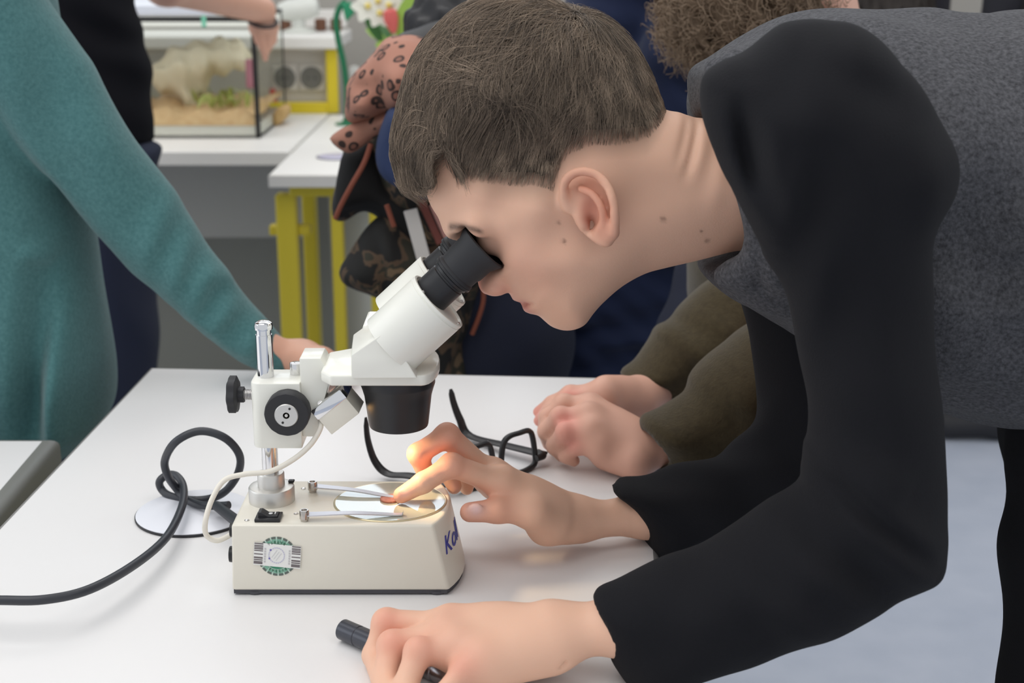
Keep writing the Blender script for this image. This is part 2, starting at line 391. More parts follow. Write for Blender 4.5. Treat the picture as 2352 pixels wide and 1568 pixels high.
# back-end fittings at the left end: fuse cap and cable bush
for (fx, fy, r, l) in ((528, 1272, .0062, .0045), (529, 1216, .0055, .003)):
    p = W(fx, fy, YF+.018); bm = NB(); add_lathe(bm, (xlb+.0006, YF+.018, p[2]), (-1, 0, 0), [(r*1.1, 0), (r*1.1, l*.3), (r, l*.4), (r*.95, l), (r*.6, l+.0004)], 20); obj('fuse_cap', bm, m_blackp, mic)
pc = W(535, 1157, YB-.02)
# ---- pillar
Yp = float(T(625, 1148, zt)[1]); Xp = float(T(625, 1148, zt)[0])
bm = NB(); add_lathe(bm, (Xp, Yp, zt), (0, 0, 1), [(.0172, 0), (.0172, .0105), (.0165, .0116), (.0155, .0120), (.0102, .0120)], 48); obj('pillar_flange', bm, m_satin, mic)
bm = NB(); add_lathe(bm, (Xp, Yp, zt+.0119), (0, 0, 1), [(.0101, 0), (.0101, .0098), (.0094, .0108), (.0075, .0108)], 40); obj('pillar_collar', bm, m_satin, mic)
ztop = float(W(619, 737, Yp)[2])
bm = NB(); add_lathe(bm, (Xp, Yp, zt+.02), (0, 0, 1), [(.0060, 0), (.0060, ztop-zt-.02-.010)], 32); obj('pillar', bm, m_chrome, mic)
bm = NB(); add_lathe(bm, (Xp, Yp, ztop-.0102), (0, 0, 1), [(.0054, 0), (.0054, .004), (.0066, .0042), (.0068, .007), (.0062, .009), (.004, .0102), (0, .0106)], 32); obj('pillar_cap', bm, m_chrome, mic)
bm = NB(); p = T(669, 1106, zt+.012); add_box(bm, (Xp+.012, Yp+.004, zt+.0121), (Xp+.0165, Yp+.008, zt+.014), .0005, 1); obj('set_screw', bm, m_blackp, mic)
# ---- focus block (rounded on the left) with clamp knob and focus knobs
Yb0 = Yp-.018; Yb1 = Yp+.018
zbt, zbb = float(W(640, 881, Yb0)[2]), float(W(640, 1030, Yb0)[2])
bl, br = float(W(582, 950, Yb0+.01)[0]), float(W(691, 950, Yb0)[0])
out = []
for k in range(9):
    a = math.pi/2 + math.pi/2*k/8; out.append((bl+.0075+.0075*math.cos(a), Yb1-.0075+.0075*math.sin(a)))
for k in range(9):
    a = math.pi + math.pi/2*k/8; out.append((bl+.0075+.0075*math.cos(a), Yb0+.0075+.0075*math.sin(a)))
out += [(br, Yb0), (br, Yb1)]
bm = NB(); add_prism(bm, [(x, y, zbb) for x, y in out], (0, 0, zbt-zbb), .001, 2); obj('focus_block', bm, m_creamw, mic, auto=30)
zk = float(W(658, 953, Yb0-.012)[2]); xk = float(W(658, 953, Yb0-.012)[0]); rk = 52*px_m(W(658, 953, Yb0-.012))
for sgn, y in ((-1, Yb0), (1, Yb1)):
    bm = NB(); add_lathe(bm, (xk, y, zk), (0, sgn, 0), [(rk*.96, -.0005), (rk, .001), (rk, .0105), (rk*.96, .0122), (rk*.60, .0126)], 56, wave=lambda t: .006*math.cos(40*t)); kn = obj('focus_knob', bm, m_rubber, mic)
    bm = NB(); add_lathe(bm, (xk, y, zk), (0, sgn, 0), [(rk*.53, .012), (rk*.53, .0130), (rk*.5, .0136), (rk*.15, .0136), (rk*.14, .0126), (rk*.08, .0126), (rk*.07, .0134), (0, .0137)], 40); dsk = obj('knob_disc', bm, m_satin, kn)
    bm = NB()
    for a in (1.1, 1.1+math.pi): add_lathe(bm, (xk+math.cos(a)*rk*.36, y+sgn*.0133, zk+math.sin(a)*rk*.36), (0, sgn, 0), [(.0009, 0), (.0009, .0006)], 10)
    obj('pin_hole', bm, mat('hole_dark', (40, 40, 40), .6), kn)
pk = W(566, 906, Yp)
bm = NB(); add_cyl(bm, (bl+.001, Yp, pk[2]), (bl-.0075, Yp, pk[2]), .0034, n=20)
for k in range(6): add_lathe(bm, (bl-.0008-k*.0011, Yp, pk[2]), (-1, 0, 0), [(.0034, 0), (.0041, .0004), (.0034, .0008)], 20)
obj('clamp_screw', bm, m_steel, mic, auto=60)
xk0 = float(W(561, 906, Yp)[0]); xk1 = float(W(526, 906, Yp)[0]); rr = 42*px_m(pk)
bm = NB(); add_lathe(bm, (xk0, Yp, pk[2]), (-1, 0, 0), [(.0058, 0), (.0058, (xk0-xk1)*.35), (rr*.88, (xk0-xk1)*.42), (rr, (xk0-xk1)*.5), (rr, (xk0-xk1)*.92), (rr*.9, xk0-xk1), (0, xk0-xk1)], 60, wave=lambda t: .055*math.cos(7*t)); obj('clamp_knob', bm, m_rubber, mic, auto=40)
# ---- sliding carriage
ya, yb = Yb0+.004, Yb1-.004
za, zz = float(W(710, 823, ya)[2]), float(W(710, 1003, ya)[2]); xa, xb_ = float(W(690.5, 900, ya)[0]), float(W(736, 900, ya)[0])
zs2 = float(W(735, 905, ya)[2])
bm = NB(); add_prism(bm, [(xa, ya, zz), (xa, ya, za), (xb_+.001, ya, za), (float(W(760, 862, ya)[0]), ya, float(W(760, 862, ya)[2])), (float(W(748, 893, ya)[0]), ya, zs2), (xb_-.001, ya, float(W(735, 950, ya)[2])), (xb_-.003, ya, zz)], (0, yb-ya, 0), .0009, 2); obj('carriage', bm, m_creamw, mic, auto=30)
bm = NB(); p = W(682, 850, Yb1-.008); add_cyl(bm, (p[0], Yb1-.012, zbt-.0005), (p[0], Yb1-.012, float(W(682, 832, Yb1-.012)[2])), .0045, n=24, bev=.0006); obj('stop_pin', bm, m_chrome, mic)
# ---- arm plate with rounded nose
yc0 = float(YC-.034); ypl, yph = yc0, float(YC+.036)
zpt, zpb = float(W(850, 862, ypl)[2]), float(W(850, 887, ypl)[2])
x0 = float(W(745, 860, ypl)[0]); x1 = float(W(968, 870, ypl)[0]); xe = float(W(1010, 850, YC)[0])
out = [(x0-.004, ypl+.011), (x0+.004, ypl)] 
for k in range(13):
    a = -math.pi/2 + math.pi*k/12; out.append((x1 + (xe-x1)*math.cos(a), (ypl+yph)/2 + (yph-ypl)/2*math.sin(a)))
out += [(x0+.012, yph), (x0-.004, yph-.011)]
bm = NB(); add_prism(bm, [(x, y, zpb) for x, y in out], (0, 0, zpt-zpb), .0016, 3); obj('arm', bm, m_creamw, mic, auto=30)
# ---- head: lower housing wedge and two inclined barrels
ax = np.array([math.cos(math.radians(43)), 0, math.sin(math.radians(43))]); pn = np.array([-ax[2], 0, ax[0]])
Yn, Yf = YC-.020, YC+.044
rim = W(1008, 691, Yn); rb = 79*px_m(rim)
yh = Yn-rb+.0035; yh1 = Yf+.018
pf = [W(x, y, yh) for x, y in ((807, 858), (807, 816), (876, 768), (928, 820), (958, 857))]
pb_ = [W(x, y, YC+.02) for x, y in ((807, 845), (812, 768), (868, 728), (960, 810), (958, 845))]
for q in (pf[0], pf[-1], pb_[0], pb_[-1]): q[2] = zpt
bm = NB(); add_prism(bm, pf, None, .0008, 2, pb_); add_box(bm, (pf[0][0]+.002, YC+.019, zpt), (pf[-1][0]-.004, yh1, zpt+.022), .002, 2); obj('prism_housing', bm, m_creamw, mic, auto=22)
start = W(902, 795, Yn)
Lb = float(np.dot(rim-start, ax)); st0 = rim - ax*Lb
def barrel(Yv):
    off = np.array([0, Yv-Yn, 0])
    bm = NB(); add_lathe(bm, st0+off, ax, [(rb*.99, 0), (rb, .0006), (rb, Lb-.0032), (rb*.985, Lb-.0030), (rb*.985, Lb-.0022), (rb, Lb-.002), (rb*.99, Lb), (rb*.93, Lb+.0002), (rb*.9, Lb-.0015), (0, Lb-.0015)], 56)
    b = obj('barrel', bm, m_creamw, mic, auto=40)
    ey = rim+off+pn*(22*px_m(rim)); re = 46*px_m(rim); u = px_m(rim)
    bm = NB(); add_lathe(bm, ey-ax*.001, ax, [(re*.98, 0), (re*.98, 52*u), (re*.94, 54*u), (re*.94, 58*u), (re*1.02, 60*u), (re*1.04, 66*u)], 48); e = obj('eyepiece', bm, m_blackp, mic, auto=30)
    bm = NB(); add_lathe(bm, ey, ax, [(re*1.05, 65*u), (re*1.12, 70*u), (re*1.12, 76*u), (re*1.05, 80*u), (re*1.06, 96*u), (re*1.12, 104*u), (re*1.13, 136*u), (re*1.34, 156*u), (re*1.36, 163*u), (re*1.28, 166*u), (re*1.1, 160*u), (re*.82, 150*u), (re*.7, 120*u), (0, 118*u)], 48); obj('eyecup', bm, m_rubber, e, auto=40)
    for hh in (64,):
        bm = NB(); add_lathe(bm, ey, ax, [(re*1.02, hh*u), (re*1.14, (hh+1)*u), (re*1.14, (hh+7)*u), (re*1.02, (hh+8)*u)], 48); obj('dioptre_ring', bm, m_blackp, e, auto=40)
    for ang in (2.4, 4.4, .3):
        q = rim+off+ax*.0001 + (np.array([0, 1, 0])*math.cos(ang)+pn*math.sin(ang))*rb*.88
        bm = NB(); add_lathe(bm, q-ax*.002, ax, [(.0012, 0), (.0012, .0026), (.0006, .0030)], 12); obj('screw', bm, m_steel, b)
    return ey
EYN = barrel(Yn); EYF = barrel(Yf); EYR = 46*px_m(rim)
# ---- objective (black cone)
oc = W(914, 890, YC); ro = 86*px_m(oc); zo0 = zpb; zo1 = float(W(914, 976, YC)[2]); H = zo0-zo1
bm = NB(); add_lathe(bm, (oc[0], YC, zo0+.0004), (0, 0, -1), [(ro, 0), (ro, H*.20), (ro*.985, H*.23), (ro*.95, H*.30), (ro*.90, H*.42), (ro*.80, H*.97), (ro*.785, H), (ro*.74, H), (ro*.70, H*.9), (0, H*.88)], 64); ob = obj('objective', bm, m_blackp, mic, auto=22)
bm = NB(); add_lathe(bm, (oc[0], YC, zo0-H*.885), (0, 0, -1), [(ro*.66, 0), (ro*.64, .0015), (ro*.4, .004), (0, .005)], 40); obj('objective_lens', bm, mat('lens_glass', (60, 62, 74), .03, 0, .9), ob)
# ---- lamp box below the arm: chrome shell, cream front, pointing at the stage
Lc = W(779, 936, YC-.006); u = px_m(Lc)
tgt = np.array([sc_[0]-.004, sc_[1]-.004, zs]); la = (tgt-Lc)/np.linalg.norm(tgt-Lc)
la = np.array([.62, -.04, -.78]); la /= np.linalg.norm(la); lb = np.array([0.78, 0, .62]); lb -= la*lb.dot(la); lb /= np.linalg.norm(lb); lc = np.cross(la, lb)
def obox(bm, c, a, b, cc, ha, hb, hc, bev):
    M = Matrix((( *(a*ha*2),), (*(b*hb*2),), (*(cc*hc*2),))).transposed().to_4x4(); M.translation = Vector(c)
    r = bmesh.ops.create_cube(bm, size=1, matrix=M)
    if bev: bmesh.ops.bevel(bm, geom=list({e for v in r['verts'] for e in v.link_edges}), offset=bev, segments=2, affect='EDGES', profile=.5)
bm = NB(); obox(bm, Lc-la*26*u, la, lb, lc, 13*u, 43*u, .0150, .0008); lampb = obj('lamp_box', bm, m_chrome, mic, auto=30)
bm = NB(); obox(bm, Lc+la*7*u, la, lb, lc, 25*u, 41*u, .0146, .0005); lf = obj('lamp_front', bm, m_cream, lampb, auto=30)
bm = NB(); q = Lc+la*32.2*u; add_lathe(bm, q, la, [(.009, 0), (.009, .0004), (.007, .0008), (0, .001)], 28); obj('lamp_glass', bm, mat('lamp_bulb', (255, 214, 150), .3, emis=((255, 196, 120), 6.)), lampb)
bm = NB(); p = W(737, 944, YC-.012); obox(bm, p, np.array([0, 0, 1.]), np.array([1., 0, 0]), np.array([0, 1., 0]), 18*u, 5*u, .004, .0004); add_cyl(bm, p+np.array([0, 0, .006]), Lc-la*28*u-lb*30*u, .0022, n=14); obj('lamp_bracket', bm, m_steel, lampb)
sl = bpy.data.lights.new('lamp_spot', 'SPOT'); sl.energy = .6; sl.color = (1., .72, .42); sl.spot_size = math.radians(62); sl.spot_blend = .8; sl.shadow_soft_size = .006
so = bpy.data.objects.new('lamp_spot', sl); C.objects.link(so); so.location = Vector(q+la*.003); so.rotation_euler = Vector(W(985, 1105, YC)-q).to_track_quat('-Z', 'Y').to_euler()
# lamp cable: down from the lamp box, across the pillar, to the back of the base
yl = Yb0-.020
cp = [W(736, 962, YC-.014), W(735, 985, YC-.02), W(712, 1022, Yb0-.006), W(672, 1056, Yb0-.004), W(620, 1082, Yb0-.006), W(560, 1089, Yb0-.008), W(515, 1103, Yb0-.010), W(487, 1146, Yb0-.018), W(472, 1196, Yb0-.024), W(474, 1228, YF+.012), W(497, 1241, YF+.014), W(522, 1232, YF+.018), W(536, 1222, YF+.018)]
bm = NB(); add_tube(bm, smooth_path(cp, 8), 6.3*px_m(cp[4]), 12); obj('lamp_cable', bm, mat('cream_cable', (232, 226, 214), .45), mic)
bm = NB(); add_tube(bm, smooth_path([W(737, 940, YC-.014), W(736, 962, YC-.014)], 3), .0027, 12); obj('cable_sleeve', bm, mat('copper_sleeve', (176, 120, 108), .45), mic)
# ---- sticker: green ring badge, white label with bar codes
yq = YF-.0002; qc = W(637, 1277, yq); u = px_m(qc)
def flat(pts, name, m, par, lift):
    bm = NB(); vs = [bm.verts.new(Vector((qc[0]+x*u, yq-lift, qc[2]-y*u/.945))) for x, y in pts]; f = bm.faces.new(vs)
    ex = bmesh.ops.extrude_face_region(bm, geom=[f]); bmesh.ops.translate(bm, vec=(0, .0002, 0), verts=[v for v in ex['geom'] if isinstance(v, bmesh.types.BMVert)])
    return obj(name, bm, m, par)
def arc(r0, r1, a0, a1, n=6):
    A = [math.radians(a0+(a1-a0)*k/n) for k in range(n+1)]
    return [(r1*math.cos(a), r1*math.sin(a)) for a in A] + [(r0*math.cos(a), r0*math.sin(a)) for a in A[::-1]]
stk = flat([(45*math.cos(a), 45*math.sin(a)) for a in (2*math.pi*k/48 for k in range(48))], 'badge_sticker', mat('badge_pale', (188, 214, 200), .5), mic, .0001)
flat([(30*math.cos(a), 30*math.sin(a)) for a in (2*math.pi*k/40 for k in range(40))], 'badge_centre', mat('badge_green', (58, 140, 108), .5), stk, .0003)
for k in range(20):
    flat(arc(32, 40, k*18+1.5, k*18+16, 3), 'badge_segment', mat('badge_mid', (126, 176, 154), .5), stk, .0003)
    flat(arc(41, 46, k*18+2.5, k*18+15.5, 3), 'badge_tick', mat('badge_dark', (96, 106, 100), .5), stk, .0003)
for k in range(2):
    for j in range(6):
        a = 60+j*12 if k == 0 else 240+j*12
        me = text_mesh('0123456789AB'[k*6+j], 9*u); o = mesh_obj('badge_letter', me, mat('badge_ink', (70, 120, 96), .5), stk)
        r = math.radians(a); o.matrix_world = Matrix.Translation((qc[0]+36*math.cos(r)*u, yq-.0006, qc[2]-36*math.sin(r)*u)) @ Matrix.Rotation(math.pi/2, 4, 'X') @ Matrix.Rotation(math.pi/2-r+(math.pi if k == 0 else 0), 4, 'Z')
def rot(x, y, a=math.radians(5.5)): return (x*math.cos(a)-y*math.sin(a), x*math.sin(a)+y*math.cos(a))
lab = flat([rot(x, y) for x, y in ((-54, -29), (54, -29), (54, 24), (-54, 24))], 'paper_label', mat('label_white', (236, 236, 233), .55), mic, .0008)
ys = [-27, -22, -18.5, -15, -10.5, -2.5, 6, 11, 15.5, 19]; ws = [1.6, 1.6, 1, 1.7, 1.3, 1.3, 2.2, 1.5, 1.4, 2.2]
for side in (-1, 1):
    for y, wv in zip(ys, ws):
        flat([rot(side*43+sx*10, y+sy*wv*.8) for sx, sy in ((-1, -1), (1, -1), (1, 1), (-1, 1))], 'bar', mat('bar_grey', (112, 104, 106), .6), lab, .0010)
    for j in range(6):
        x, y = rot(side*28, -16+j*6); flat([(x+a, y+b) for a, b in ((-2, -2), (2, -2), (2, 2), (-2, 2))], 'digit', mat('digit_grey', (196, 194, 196), .6), lab, .0010)
for k in range(24): flat([(-1+x, -3+y) for x, y in arc(16.5, 19, k*15+1, k*15+11, 2)], 'stamp_tick', mat('stamp_lilac', (196, 194, 214), .6), lab, .0010)
for x, y in ((-14, -16), (-18, 4)): flat([(x+2.2*math.cos(a), y+2.2*math.sin(a)) for a in (2*math.pi*k/10 for k in range(10))], 'stamp_star', mat('stamp_blue', (120, 112, 178), .6), lab, .0011)
for k in range(3):
    flat([(-1+a*math.cos(.9)+b*math.sin(.9), -3-a*math.sin(.9)+b*math.cos(.9)) for a, b in ((-11, -7+k*6), (11, -7+k*6), (11, -5.8+k*6), (-11, -5.8+k*6))], 'stamp_line', mat('stamp_grey', (206, 206, 208), .6), lab, .0010)
# ---- blue lettering on the rounded end
me = text_mesh('Koll', .0205, .35); lg = mesh_obj('lettering', me, mat('logo_blue', (62, 66, 158), .5), mic)
nb = base
bx = [(x, y) for x, y in nose(xb, tip_b, YF, YB, 40)]; tx = [(x, y) for x, y in nose(xt, tip_t, YF, YB, 40)]
def on_nose(s, t):                                # s 0..1 along the end, t 0..1 upwards
    k = min(max(s*40, 0), 39.999); i = int(k); f = k-i
    B = [bx[i][j]*(1-f)+bx[i+1][j]*f for j in (0, 1)]; U = [tx[i][j]*(1-f)+tx[i+1][j]*f for j in (0, 1)]
    return Vector((B[0]*(1-t)+U[0]*t, B[1]*(1-t)+U[1]*t, zb+(zt-zb)*t))
for v in me.vertices:
    s = .33 + v.co.x/.105; t = .60 + v.co.y/.056
    p = on_nose(s, t); n_ = (on_nose(s+.01, t)-on_nose(s-.01, t)).cross(on_nose(s, t+.02)-on_nose(s, t-.02)).normalized()
    v.co = p + n_*(.0003 + v.co.z)
# coin on the glass
cc = T(897, 1147, zs); bm = NB(); rc = 24*px_m(cc)
add_lathe(bm, (cc[0], cc[1], zs), (0, 0, 1), [(rc*.97, 0), (rc, .0002), (rc, .0013), (rc*.97, .0016), (rc*.88, .0016), (rc*.86, .0014), (0, .0014)], 40)
coin = tag(obj('coin', bm, mat('copper_coin', (196, 128, 104), .4, .5, noise=(500, (170, 104, 84), .2))), 'small copper coin on the glass stage plate under the pointing fingertip', 'coin')
# ================================================================== soft bodies: distance fields turned into meshes
def V3(p): return np.array(p, float)
_sq = [None, None]
def sq(P):
    if _sq[0] is not P: _sq[0] = P; _sq[1] = np.einsum('ij,ij->i', P, P)
    return _sq[1]
class Cap:                                     # tapered limb segment, optionally flattened along n by factor s
    def __init__(s, a, b, ra, rb=None, n=None, fl=1.):
        s.a, s.b = V3(a), V3(b); s.ra = ra; s.rb = ra if rb is None else rb
        s.n = None if n is None else V3(n)/np.linalg.norm(n); s.fl = fl
        s.c = (s.a+s.b)/2; s.r = np.linalg.norm(s.b-s.a)/2 + max(s.ra, s.rb)*max(1, fl)
        s.ab = s.b-s.a; s.L2 = max(float(s.ab@s.ab), 1e-12)
        s.aa = float(s.a@s.a); s.aab = float(s.a@s.ab)
    def ev(s, P):
        dab = P@s.ab-s.aab; t = np.clip(dab/s.L2, 0, 1)
        q2 = sq(P)-2*(P@s.a)+s.aa-t*(2*dab-t*s.L2)
        rr = s.ra+(s.rb-s.ra)*t
        if s.n is not None:
            k = P@s.n-(float(s.a@s.n)+t*float(s.ab@s.n)); q2 = q2+k*k*(1/s.fl**2-1)
            return (np.sqrt(np.maximum(q2, 0))-rr)*min(1., s.fl)
        return np.sqrt(np.maximum(q2, 0))-rr
    def pr(s, c, R): return s if np.linalg.norm(c-s.c) < s.r+R else None
class Ell:                                     # ellipsoid with axes given as rows of A
    def __init__(s, c, rad, A=None):
        s.c = V3(c); s.rad = V3(rad); s.A = np.eye(3) if A is None else np.array([V3(a)/np.linalg.norm(a) for a in A]); s.r = max(rad)
    def ev(s, P):
        q = (P-s.c)@s.A.T; k = np.sqrt(((q/s.rad)**2).sum(1)); k2 = np.sqrt(((q/s.rad**2)**2).sum(1))
        return k*(k-1)/np.maximum(k2, 1e-9)
    def pr(s, c, R): return s if np.linalg.norm(c-s.c) < s.r+R else None
def smin(a, b, k):
    if k <= 0: return np.minimum(a, b)
    h = np.maximum(k-np.abs(a-b), 0)/k
    return np.minimum(a, b) - h*h*k*.25
class U:                                       # smooth union
    def __init__(s, ch, k=.0): s.ch = [c for c in ch if c is not None]; s.k = k
    def ev(s, P):
        d = s.ch[0].ev(P)
        for c in s.ch[1:]: d = smin(d, c.ev(P), s.k)
        return d
    def pr(s, c, R):
        ch = [q for q in (x.pr(c, R+s.k*1.9) for x in s.ch) if q is not None]
        return None if not ch else (ch[0] if len(ch) == 1 else U(ch, s.k))
class Sub:                                     # smooth difference
    def __init__(s, a, b, k=.0): s.a, s.b, s.k = a, b, k
    def ev(s, P): return -smin(-s.a.ev(P), s.b.ev(P), s.k)
    def pr(s, c, R):
        a = s.a.pr(c, R+s.k*1.5)
        if a is None: return None
        b = s.b.pr(c, R+s.k*1.5)
        return a if b is None else Sub(a, b, s.k)
class Half:                                    # half space: inside where (p-o).n < 0
    def __init__(s, o, n): s.o, s.n = V3(o), V3(n)/np.linalg.norm(n)
    def ev(s, P): return (P-s.o)@s.n
    def pr(s, c, R): return s
class Cut:                                     # sharp intersection with half spaces
    def __init__(s, a, hs): s.a, s.hs = a, hs
    def ev(s, P):
        d = s.a.ev(P)
        for h in s.hs: d = np.maximum(d, h.ev(P))
        return d
    def pr(s, c, R):
        a = s.a.pr(c, R)
        return None if a is None else Cut(a, s.hs)
class Disp:                                    # displaced surface: fn(P) metres, positive outwards
    def __init__(s, a, fn, m): s.a, s.fn, s.m = a, fn, m
    def ev(s, P): return s.a.ev(P)-s.fn(P)
    def pr(s, c, R):
        a = s.a.pr(c, R+s.m)
        return None if a is None else Disp(a, s.fn, s.m)
class Off:                                     # grown (or shrunk) by g, or by a field g(P)
    def __init__(s, a, g, m=None): s.a, s.g, s.m = a, g, (abs(g) if m is None else m)
    def ev(s, P): return s.a.ev(P)-(s.g(P) if callable(s.g) else s.g)
    def pr(s, c, R):
        a = s.a.pr(c, R+s.m)
        return None if a is None else Off(a, s.g, s.m)
class Mir:                                     # mirrored in a working plane (the near side is modelled)
    def __init__(s, a, pl): s.a, s.pl = a, pl
    def fold(s, P):
        y = (P-s.pl.o)@s.pl.n; return P-np.outer(np.maximum(y, 0)*2, s.pl.n)
    def ev(s, P): return s.a.ev(s.fold(P))
    def pr(s, c, R):
        a = s.a.pr(s.fold(c[None])[0], R)
        if a is None and abs((c-s.pl.o)@s.pl.n) < R: a = s.a
        return None if a is None else Mir(a, s.pl)
class Plane:                                   # a working plane inside the room: pixels of the photograph -> (u, v) metres
    def __init__(s, o, roll=0., yaw=0.):
        s.o = V3(o); cy, sy = math.cos(yaw), math.sin(yaw); cr, sr = math.cos(roll), math.sin(roll)
        s.u = np.array([cy, sy, 0]); s.n = np.array([-sy*cr, cy*cr, -sr]); s.v = np.cross(s.u, s.n)
    def uv(s, px, py):
        r = ray(px, py); t = ((s.o-CAM)@s.n)/(r@s.n); q = CAM+r*t-s.o
        return np.array([q@s.u, q@s.v])
    def pt(s, px, py, off=0.):
        q = s.uv(px, py); return s.o+s.u*q[0]+s.v*q[1]+s.n*off
    def loc(s, P):
        q = P-s.o; return q@s.u, q@s.v, q@s.n
class Inflate:
    """A rounded solid whose outline in a working plane is a closed curve; ctl: (px, py, half width, edge radius[, offset])."""
    def __init__(s, pl, poly, ctl, res=.002, blur=3, per=6, sharp=False, ex=2., soft=.010):
        s.pl = pl; s.ex = ex
        uv = np.array([pl.uv(*p) for p in poly])
        if not sharp: uv = smooth_path(np.c_[uv, np.zeros(len(uv))], per, True)[:, :2]
        s.poly = uv
        cu = np.array([[*pl.uv(c[0], c[1]), c[2], c[3], c[4] if len(c) > 4 else 0.] for c in ctl])
        m = .035; s.lo = uv.min(0)-m; hi = uv.max(0)+m; s.res = res
        nx, ny = (np.ceil((hi-s.lo)/res)).astype(int)+1
        gx, gy = np.meshgrid(s.lo[0]+np.arange(nx)*res, s.lo[1]+np.arange(ny)*res, indexing='ij')
        G = np.stack([gx.ravel(), gy.ravel()], 1).astype(np.float32)
        d2 = np.full(len(G), 1e9, np.float32); ins = np.zeros(len(G), bool)
        for a, b in zip(uv, np.roll(uv, -1, 0)):
            a = a.astype(np.float32); b = b.astype(np.float32); e = b-a; L = max(float(e@e), 1e-12); q = G-a
            t = np.clip(q@e/L, 0, 1); r = q-t[:, None]*e; d2 = np.minimum(d2, (r*r).sum(1))
            if a[1] != b[1]:
                c = ((a[1] > G[:, 1]) != (b[1] > G[:, 1])); xi = e[0]*(G[:, 1]-a[1])/e[1]+a[0]; ins ^= c & (G[:, 0] < xi)
        Dg = np.sqrt(d2)*np.where(ins, 1, -1)
        wgt = 1/(((G[:, None, :]-cu[None, :, :2])**2).sum(2)+1e-6)**1.5 if len(cu) > 1 else np.ones((len(G), 1))
        wgt /= wgt.sum(1, keepdims=True)
        Wm, R, off = (wgt@cu[:, 2]), (wgt@cu[:, 3]), (wgt@cu[:, 4])
        f = lambda z: z.reshape(nx, ny)
        def bx(z, r):
            for axx in (0, 1):
                z = np.moveaxis(z, axx, 0); p = np.pad(z, ((r+1, r), (0, 0)), mode='edge').cumsum(0); z = np.moveaxis((p[2*r+1:]-p[:-2*r-1])/(2*r+1), 0, axx)
            return z
        r = max(1, int(soft/res*.6)); Wm, R, off = (bx(bx(bx(f(z), r), r), r) for z in (Wm, R, off))
        a = np.maximum(0, R-f(Dg))/R
        for _ in range(blur):
            p = np.pad(a, 1, mode='edge'); b = (p[:-2, 1:-1]+p[2:, 1:-1]+p[1:-1, :-2]+p[1:-1, 2:]+4*a)/8; a = np.where(a < .97, b, a)
        s.a, s.W, s.S, s.off = a, Wm, np.minimum(Wm, R), off; s.n = (nx, ny)
        ctr = (s.lo+hi)/2; s.c = pl.o+pl.u*ctr[0]+pl.v*ctr[1]; s.r = math.sqrt(((hi-s.lo)**2).sum()/4+(Wm.max()+abs(off).max())**2)
    def grid(s, u, v, *maps):
        x = (u-s.lo[0])/s.res; y = (v-s.lo[1])/s.res
        ex = np.maximum(0, np.maximum(-x, x-(s.n[0]-1.001)))+np.maximum(0, np.maximum(-y, y-(s.n[1]-1.001)))
        x = np.clip(x, 0, s.n[0]-1.001); y = np.clip(y, 0, s.n[1]-1.001); i = x.astype(int); j = y.astype(int); f = x-i; g = y-j
        out = []
        for m in maps: out.append(m[i, j]*(1-f)*(1-g)+m[i+1, j]*f*(1-g)+m[i, j+1]*(1-f)*g+m[i+1, j+1]*f*g)
        return out, ex*s.res
    def ev(s, P):
        u, v, y = s.pl.loc(P); (a, Wm, S, off), ex = s.grid(u, v, s.a, s.W, s.S, s.off)
        t = np.abs(y-off)/Wm
        k = np.sqrt(a*a+t*t) if s.ex == 2. else (a**s.ex+t**s.ex)**(1/s.ex)
        return (k-1)*S+ex
    def pr(s, c, R): return s if np.linalg.norm(c-s.c) < s.r+R else None

